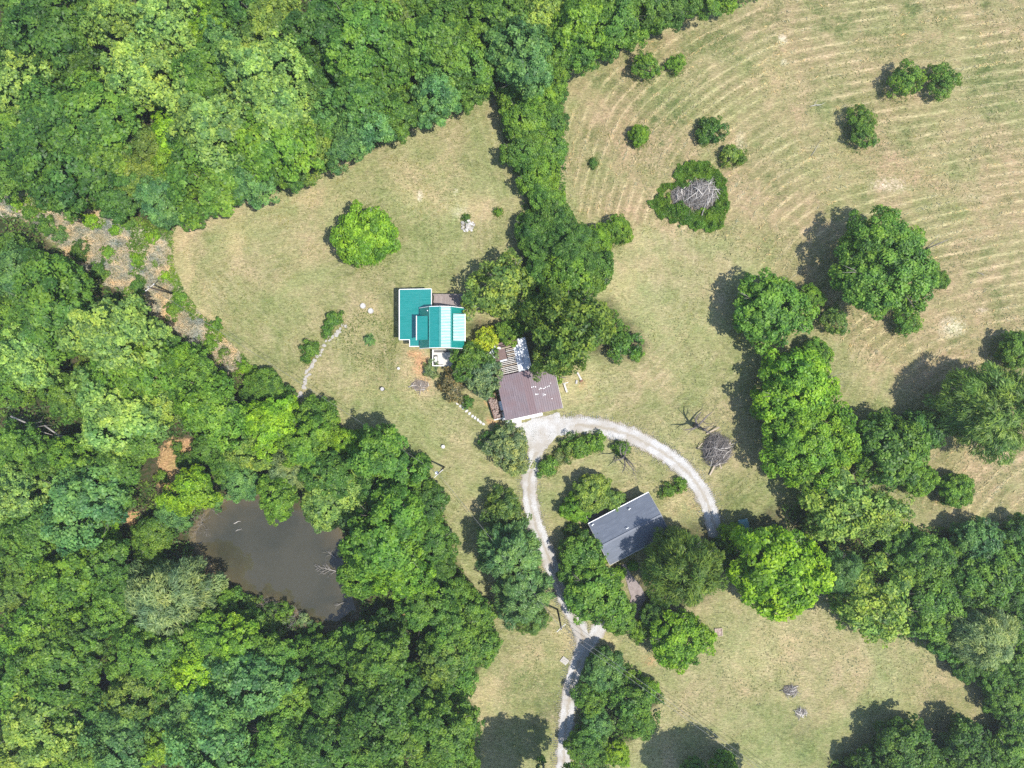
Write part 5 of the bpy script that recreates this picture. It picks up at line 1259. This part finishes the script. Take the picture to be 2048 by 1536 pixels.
for (px, py, s, lab) in ((887, 893, .32, 'white capped pipe on the lawn above the utility pole'), (850, 736 + 8, .22, 'small white pot beside the grey-green shrub'), (798, 737, .24, 'small white box below the low teal wing')):
    b = P(px, py); o = empty('white_pot', (b.x, b.y, 0)); tag(o, lab, 'pot'); m = MB(); m.cyl((0, 0, 0), s * .8, s, .45, 16, False); m.build('body', M_WHITE, o); m = MB(); m.cyl((0, 0, .40), s * .95, s * .95, .03, 16); m.build('lid', M_PALECONC, o)
sb = empty('sandbox', tuple(P(1437, 1264)[:2]) + (0,), RAD(4)); tag(sb, 'square timber sandbox frame on the lower lawn', 'sandbox')
for (x, y, l, w_) in ((0, .6, 1.3, .1), (0, -.6, 1.3, .1), (.6, 0, .1, 1.08), (-.6, 0, .1, 1.08)):
    m = MB(); m.box((x, y, .1), (l, w_, .2)); m.build('side_board', M_TIMBER, sb)
m = MB(); m.box((0, 0, .03), (1.08, 1.08, .06)); m.build('sand', M_LITTER, sb)
pl = empty('pallet', tuple(P(1129, 1321)[:2]) + (0,), RAD(-38)); tag(pl, 'grey wooden pallet lying beside the lower drive', 'pallet')
for k in range(7):
    m = MB(); m.box((-.54 + k * .18, 0, .12), (.12, 1.0, .025)); m.build('slat', M_WHITEWOOD, pl)
for y in (-.45, 0, .45):
    m = MB(); m.box((0, y, .055), (1.2, .09, .1)); m.build('bearer', M_DECK, pl)
ds = empty('satellite_dish', tuple(P(1281, 1226)[:2]) + (0,)); tag(ds, 'small white dish on a short post in tree shade', 'dish')
m = MB(); m.tube([(0, 0, 0), (0, 0, 1.6)], [.04, .04], 10); m.build('post', M_STEEL, ds)
m = MB(); m.cyl((0, 0, 1.6), .08, .38, .14, 24); m.build('bowl', M_WHITE, ds)
m = MB(); m.bar((0, 0, 1.62), (.1, -.75, 1.9), .05, .05); m.build('arm', M_WHITE, ds)
# timbers right of the garage
for (px, py, l, w_, h_, an, mt, lab) in ((1131, 776, 1.5, .3, .35, RAD(-72), M_WHITEWOOD, 'squared pale timber right of the garage, casting a dark shadow'), (1159, 753, 1.5, .28, .18, RAD(-62), M_WHITEWOOD, 'pale log tapering toward the big tree right of the garage'),
                                         (1131, 766, .9, .08, .1, RAD(10), M_WHITE, 'thin white stick across the squared timber'), (1126, 755, 1.1, .12, .1, RAD(-8), M_DEADDARK, 'dark stick near the garage eave'), (1153, 764, .6, .3, .2, RAD(80), M_CONC, 'pale block between the two timbers'), (1163, 762, .5, .3, .3, RAD(30), M_RUST, 'reddish block beside the tapering log')):
    b = P(px, py); m = MB(); m.bar((-l / 2, 0, h_ / 2), (l / 2, 0, h_ / 2), w_, h_); m.bar((-l / 2 - .02, 0, h_ * .5), (-l / 2 + .1, 0, h_ * .5), w_ * .8, h_ * .8); tag(m.build('timber', mt, None, (b.x, b.y, 0), an), lab, 'timber')

# car half hidden under the trees at the right end of the drive
def car(px, py, ang):
    b = P(px, py, .8); o = empty('parked_car', (b.x, b.y, 0), ang); tag(o, 'teal car mostly hidden under trees at the end of the drive', 'car')
    M_CAR, nt, bs = new_mat('teal_car_paint'); bs.inputs['Base Color'].default_value = (.05, .15, .16, 1); bs.inputs['Roughness'].default_value = .3
    def loft(secs, mat, name, par):
        m = MB(); n = len(secs[0]); vs = [v for s in secs for v in s]
        fs = [(j * n + i, j * n + (i + 1) % n, (j + 1) * n + (i + 1) % n, (j + 1) * n + i) for j in range(len(secs) - 1) for i in range(n)]
        fs += [tuple(range(n - 1, -1, -1)), tuple((len(secs) - 1) * n + i for i in range(n))]
        m.add(vs, fs); return m.build(name, mat, par)
    def sec(x, w, z0, z1): return [(x, -w, z0), (x, w, z0), (x, w * 1.02, (z0 + z1) / 2), (x, w * .9, z1), (x, -w * .9, z1), (x, -w * 1.02, (z0 + z1) / 2)]
    loft([sec(-2.25, .7, .4, .75), sec(-2.0, .84, .28, .92), sec(-.9, .88, .25, .95), sec(.9, .88, .25, .93), sec(1.9, .84, .28, .82), sec(2.25, .7, .4, .66)], M_CAR, 'body', o)
    loft([sec(-1.7, .72, .9, .96), sec(-1.0, .70, .9, 1.4), sec(.2, .70, .9, 1.42), sec(1.0, .72, .88, .96)], M_GLASS, 'cabin_glass', o)
    m = MB(); m.b2(-1.0, .2, -.62, .62, 1.40, 1.45); m.build('roof', M_CAR, o)
    for x in (-1.4, 1.4):
        for y in (-.85, .85):
            m = MB(); n = 18
            vs = [(x + .33 * math.cos(6.283 * i / n), y - .1, .33 + .33 * math.sin(6.283 * i / n)) for i in range(n)] + [(x + .33 * math.cos(6.283 * i / n), y + .1, .33 + .33 * math.sin(6.283 * i / n)) for i in range(n)]
            m.add(vs, [(i, (i + 1) % n, n + (i + 1) % n, n + i) for i in range(n)] + [tuple(range(n)), tuple(range(2 * n - 1, n - 1, -1))]); m.build('wheel', M_BLACK, o)
    for y in (-.6, .6):
        m = MB(); m.b2(2.18, 2.27, y - .15, y + .15, .55, .66); m.build('headlight', M_WHITE, o)
car(1491, 1066, RAD(100))

# ------------------------------------------------------------------ undergrowth, weeds, reeds, hay (uncountable)
def pts_in(poly, n, rng, margin=0.0):
    lo = poly.min(0); hi = poly.max(0)
    lo = np.maximum(lo, [-97, -76]); hi = np.minimum(hi, [97, 76])
    X = rng.uniform(lo[0], hi[0], n); Y = rng.uniform(lo[1], hi[1], n)
    k = sdf(X, Y, poly) > margin
    return X[k], Y[k]

def scatter(name, label, cat, XY, zf, size, aspect, colr, mat, seed, up=0.8, vertical=False):
    rng = np.random.RandomState(seed); X, Y = XY; n = len(X)
    Z = zf(X, Y, rng)
    C = np.stack([X, Y, Z], 1)
    if vertical:
        N = unit(np.stack([rng.randn(n), rng.randn(n), 0.5 * np.ones(n)], 1)); T = unit(np.stack([0.55 * rng.randn(n), 0.55 * rng.randn(n), 0.8 + 0 * X], 1))
    else:
        N = unit(np.stack([0.6 * rng.randn(n), 0.6 * rng.randn(n), up + 0 * X], 1)); T = None
    V, F = leaf_quads(C, N, size * (0.6 + 0.8 * rng.rand(n)), aspect, rng, T)
    V[:, 2] = np.maximum(V[:, 2], -0.3)
    cl = vnoise(X, Y, 1.1, seed + 5)
    tint = np.clip(0.15 + 0.7 * cl + 0.2 * rng.randn(n), 0, 1)
    me = np_mesh(name, V, F, {'tint': np.repeat(tint, 4)})
    o = link(name, me, mat=mat); o.color = (*colr, 1)
    return tag(o, label, cat, kind='stuff')

rg = np.random.RandomState(5)
for poly, n, lab in ((F_TOP, 90000, 'leafy undergrowth beneath the top woods and hedgerow'), (F_LEFT, 105000, 'leafy undergrowth beneath the woods round the pond'), (F_RIGHT, 22000, 'leafy undergrowth beneath the right woods'),
                     (F_CORNER, 9000, 'leafy undergrowth beneath the corner trees'), (F_ROAD, 9000, 'leafy undergrowth beneath the trees by the lower drive')):
    X, Y = pts_in(poly, n, rg, -0.2)
    k = sdf(X, Y, POND) < -0.4
    c0 = np.zeros(len(X), bool)
    for (px, py, r_) in ((345, 925, 44), (378, 895, 26), (265, 1040, 18), (805, 1226, 17), (340, 965, 24)):
        c = P(px, py); c0 |= np.hypot(X - c.x, Y - c.y) < r_ / 12
    k &= ~c0
    k &= vnoise(X, Y, 2.0, 44) > 0.22
    X, Y = X[k], Y[k]
    scatter('undergrowth', lab, 'undergrowth', (X, Y), lambda x, y, r: 0.1 + (vnoise(x, y, 2.6, 31) ** 1.3) * 2.3 * r.rand(len(x)) ** 0.5, 0.22, 0.6, (0.105, 0.195, 0.040), M_LEAF, 8)
# weeds round the big brush heap
ring = poly_world([(1345, 340), (1370, 324), (1400, 322), (1430, 330), (1450, 355), (1457, 395), (1460, 430), (1440, 462), (1410, 466), (1375, 460), (1345, 442), (1318, 432), (1294, 416), (1292, 400), (1310, 390), (1325, 372), (1350, 362)])
X, Y = pts_in(ring, 26000, rg, -0.5)
c = P(1398, 390); k = np.hypot((X - c.x) / 3.0, (Y - c.y) / 2.6) + .5 * (vnoise(X, Y, .8, 71) - .5) > 1; c = P(1352, 392); k &= np.hypot((X - c.x) / 1.7, (Y - c.y) / 1.2) + .8 * (vnoise(X, Y, .8, 72) - .5) > 1
k &= sdf(X, Y, ring) + 1.6 * (vnoise(X, Y, .7, 73) - .4) > 0.3
scatter('weeds', 'rank green weeds ringing the big brush heap', 'weeds', (X[k], Y[k]), lambda x, y, r: 0.06 + 1.5 * vnoise(x, y, 0.8, 33) ** 1.6 * r.rand(len(x)) ** .5 * np.clip(sdf(x, y, ring) + .5, .1, 1), 0.17, 0.42, (0.10, 0.20, 0.024), M_LEAF, 9)
FR = [t_ for t_ in TREES if t_[4] in ('in the hayfield', 'at the lower end of the hayfield', 'alone in the meadow', 'at the right end of the hedgerow', 'on the lawn left of the teal roof', 'in the upper meadow', 'inside the loop drive', 'right of the loop drive')]
FX = []; FY = []; rfr = np.random.RandomState(21)
for t_ in FR:
    o_ = t_[0]; R_ = o_.scale[0] * (1.6 if t_[5] == 'shrub' else (8.0 if 'broad' in t_[3] else 5.0)); n_ = int(140 * R_)
    a_ = rfr.rand(n_) * 6.283; q_ = R_ * (0.55 + 0.42 * rfr.rand(n_) + 0.22 * rfr.randn(n_) * 0.6) + 0.2
    FX.append(o_.location.x + q_ * np.cos(a_)); FY.append(o_.location.y + q_ * np.sin(a_))
scatter('tall_grass', 'uncut grass fringing the field trees and shrubs', 'grass', (np.concatenate(FX), np.concatenate(FY)), lambda x, y, r: 0.05 + .3 * vnoise(x, y, .8, 61) * r.rand(len(x)), 0.19, 0.22, (0.135, 0.185, 0.042), M_LEAF, 22, up=1.0)
# bleached grass of the marshy strip
X, Y = pts_in(BRUSH, 150000, rg, -0.4); k = vnoise(X, Y, 3.2, 41) * .7 + vnoise(X, Y, 1.2, 45) * .3 > 0.42
scatter('dead_grass', 'bleached dead grass of the marshy strip', 'grass', (X[k], Y[k]), lambda x, y, r: 0.15 + .5 * vnoise(x, y, 1.3, 42), 0.48, 0.07, (0.47, 0.42, 0.375), M_STRAW, 10, vertical=True)
X, Y = pts_in(BRUSH, 70000, rg, -0.7); k = vnoise(X, Y, 3.2, 41) * .7 + vnoise(X, Y, 1.2, 45) * .3 <= 0.42
scatter('weeds', 'yellow-green weeds of the marshy strip', 'weeds', (X[k], Y[k]), lambda x, y, r: 0.1 + 1.0 * vnoise(x, y, 1.0, 43) * r.rand(len(x)), 0.18, 0.4, (0.135, 0.235, 0.03), M_LEAF, 11)
# meadow grass tufts and cut hay
def lawn_points(n, seed, need_hay):
    r = np.random.RandomState(seed); X = r.uniform(-88, 88, n); Y = r.uniform(-66, 66, n)
    k = np.ones(n, bool)
    for p in FORESTS: k &= sdf(X, Y, p) < 0.2
    k &= sdf(X, Y, POND) < -1; k &= sdf(X, Y, BRUSH) < 0.2
    h = sdf(X, Y, HAY) > 0
    k &= h if need_hay else True
    return X[k], Y[k]
M_TUFT = M_LEAF
EXCL = [(1065, 790, 90), (865, 635, 75), (1250, 1060, 85)]
def clear_of(X, Y):
    k = np.ones(len(X), bool)
    for (px, py, r_) in EXCL:
        c = P(px, py); k &= np.hypot(X - c.x, Y - c.y) > r_ / 12
    for lst in (((1062, 850), (1150, 850), (1235, 863), (1330, 908), (1400, 977), (1428, 1048)), ((1086, 858), (1064, 932), (1060, 1005), (1085, 1085), (1117, 1165), (1166, 1280), (1146, 1355), (1132, 1450), (1124, 1580)), ((1160, 1322), (1206, 1248))):
        k &= sdf(X, Y, poly_world(lst), False) > 1.7
    return k
X, Y = lawn_points(95000, 3, False); k = clear_of(X, Y) & (vnoise(X, Y, 3.0, 51) * 0.6 + vnoise(X, Y, 9, 52) * 0.4 > 0.50); X, Y = X[k], Y[k]
scatter('grass_tufts', 'short green grass tufts across the lawns', 'grass', (X, Y), lambda x, y, r: -0.02 + .03 * r.rand(len(x)), 0.15, 0.3, (0.175, 0.185, 0.072), M_LEAF, 12, up=5.0)
X, Y = lawn_points(190000, 4, True)
row = rowfield(X, Y)
k = (np.sin((row) * 2 * np.pi / 1.34) > 0.6) & (vnoise(X, Y, 5, 53) * .6 + vnoise(X, Y, 1.6, 54) * .4 > 0.46); X, Y = X[k], Y[k]
rngh = np.random.RandomState(6); e = 0.3
gx_ = (rowfield(X + e, Y) - rowfield(X - e, Y)); gy_ = (rowfield(X, Y + e) - rowfield(X, Y - e))
Tn = unit(np.stack([-gy_, gx_, 0 * X], 1) + 0.35 * rngh.randn(len(X), 3) * [1, 1, .1])
Nn = unit(np.stack([.25 * rngh.randn(len(X)), .25 * rngh.randn(len(X)), 1 + 0 * X], 1))
V, F = leaf_quads(np.stack([X, Y, 0.03 + .05 * rngh.rand(len(X))], 1), Nn, .22 + .2 * rngh.rand(len(X)), .12, rngh, Tn)
o = link('cut_hay', np_mesh('cut_hay', V, F, {'tint': np.repeat(np.clip(.5 + .25 * rngh.randn(len(X)), 0, 1), 4)}), mat=M_STRAW); o.color = (.36, .305, .185, 1)
tag(o, 'pale cut hay lying in curved rows across the hayfield', 'hay', kind='stuff')

rgv = np.random.RandomState(15); GX = []; GY = []
for lst, n_ in ((((1062, 850), (1110, 851), (1150, 850), (1190, 853), (1235, 863), (1282, 881), (1330, 908), (1370, 940), (1400, 977), (1417, 1012), (1428, 1048)), 2600),
                (((1086, 858), (1076, 893), (1064, 932), (1058, 965), (1060, 1005), (1070, 1045), (1085, 1085), (1101, 1125), (1117, 1165), (1134, 1205), (1154, 1245), (1166, 1280), (1158, 1320), (1146, 1355), (1138, 1400), (1132, 1450), (1128, 1500), (1124, 1580)), 4200)):
    pp = smooth_path([P(x, y) for x, y in lst], 0.3)
    for q in rgv.randint(1, len(pp) - 1, n_):
        d = (pp[q + 1] - pp[q - 1]).normalized(); o_ = rgv.choice((-1, 1)) * (1.05 + abs(rgv.randn()) * 0.5)
        GX.append(pp[q].x - d.y * o_); GY.append(pp[q].y + d.x * o_)
scatter('loose_gravel', 'loose pale gravel strewn along the edges of the drive', 'gravel', (np.array(GX), np.array(GY)), lambda x, y, r: 0.04 + 0 * x, 0.075, 0.8, (0.21, 0.205, 0.20), M_STRAW, 14, up=2.5)

# ------------------------------------------------------------------ labels that single each tree out
ORD = ['first', 'second', 'third', 'fourth', 'fifth', 'sixth', 'seventh', 'eighth', 'ninth', 'tenth', 'eleventh', 'twelfth', 'thirteenth', 'fourteenth', 'fifteenth', 'sixteenth', 'seventeenth', 'eighteenth', 'nineteenth', 'twentieth']
by = {}
for t_ in TREES: by.setdefault((t_[3], t_[4]), []).append(t_)
for (lab, place), lst in by.items():
    lst.sort(key=lambda t_: t_[1])
    for i, (o, px, py, *_r, cat) in enumerate(lst):
        full = f'{lab} {place}'
        if len(lst) == 2: full += ', ' + ('left' if i == 0 else 'right') + ' one of two'
        elif len(lst) > 2: full += ', ' + ('leftmost' if i == 0 else 'rightmost' if i == len(lst) - 1 else ORD[i] + ' from left')
        tag(o, full, cat, ('shrubs ' if cat == 'shrub' else 'trees ') + place)

# ------------------------------------------------------------------ thin haze added to lift dark canopy gaps, round camera and place
hz = MB(); hz.b2(-905, 905, -905, 905, -2.2, 121.5)
mh = bpy.data.materials.new('added_haze'); mh.use_nodes = True
nt = mh.node_tree; nt.nodes.clear()
pv = nt.nodes.new('ShaderNodeVolumePrincipled'); mo = nt.nodes.new('ShaderNodeOutputMaterial')
pv.inputs['Color'].default_value = (0.90, 0.95, 1.0, 1); pv.inputs['Density'].default_value = 0.00028; pv.inputs['Anisotropy'].default_value = 0.3
nt.links.new(pv.outputs[0], mo.inputs['Volume'])
tag(hz.build('haze', mh), 'thin pale haze added to lift the dark canopy gaps', 'haze', kind='stuff')
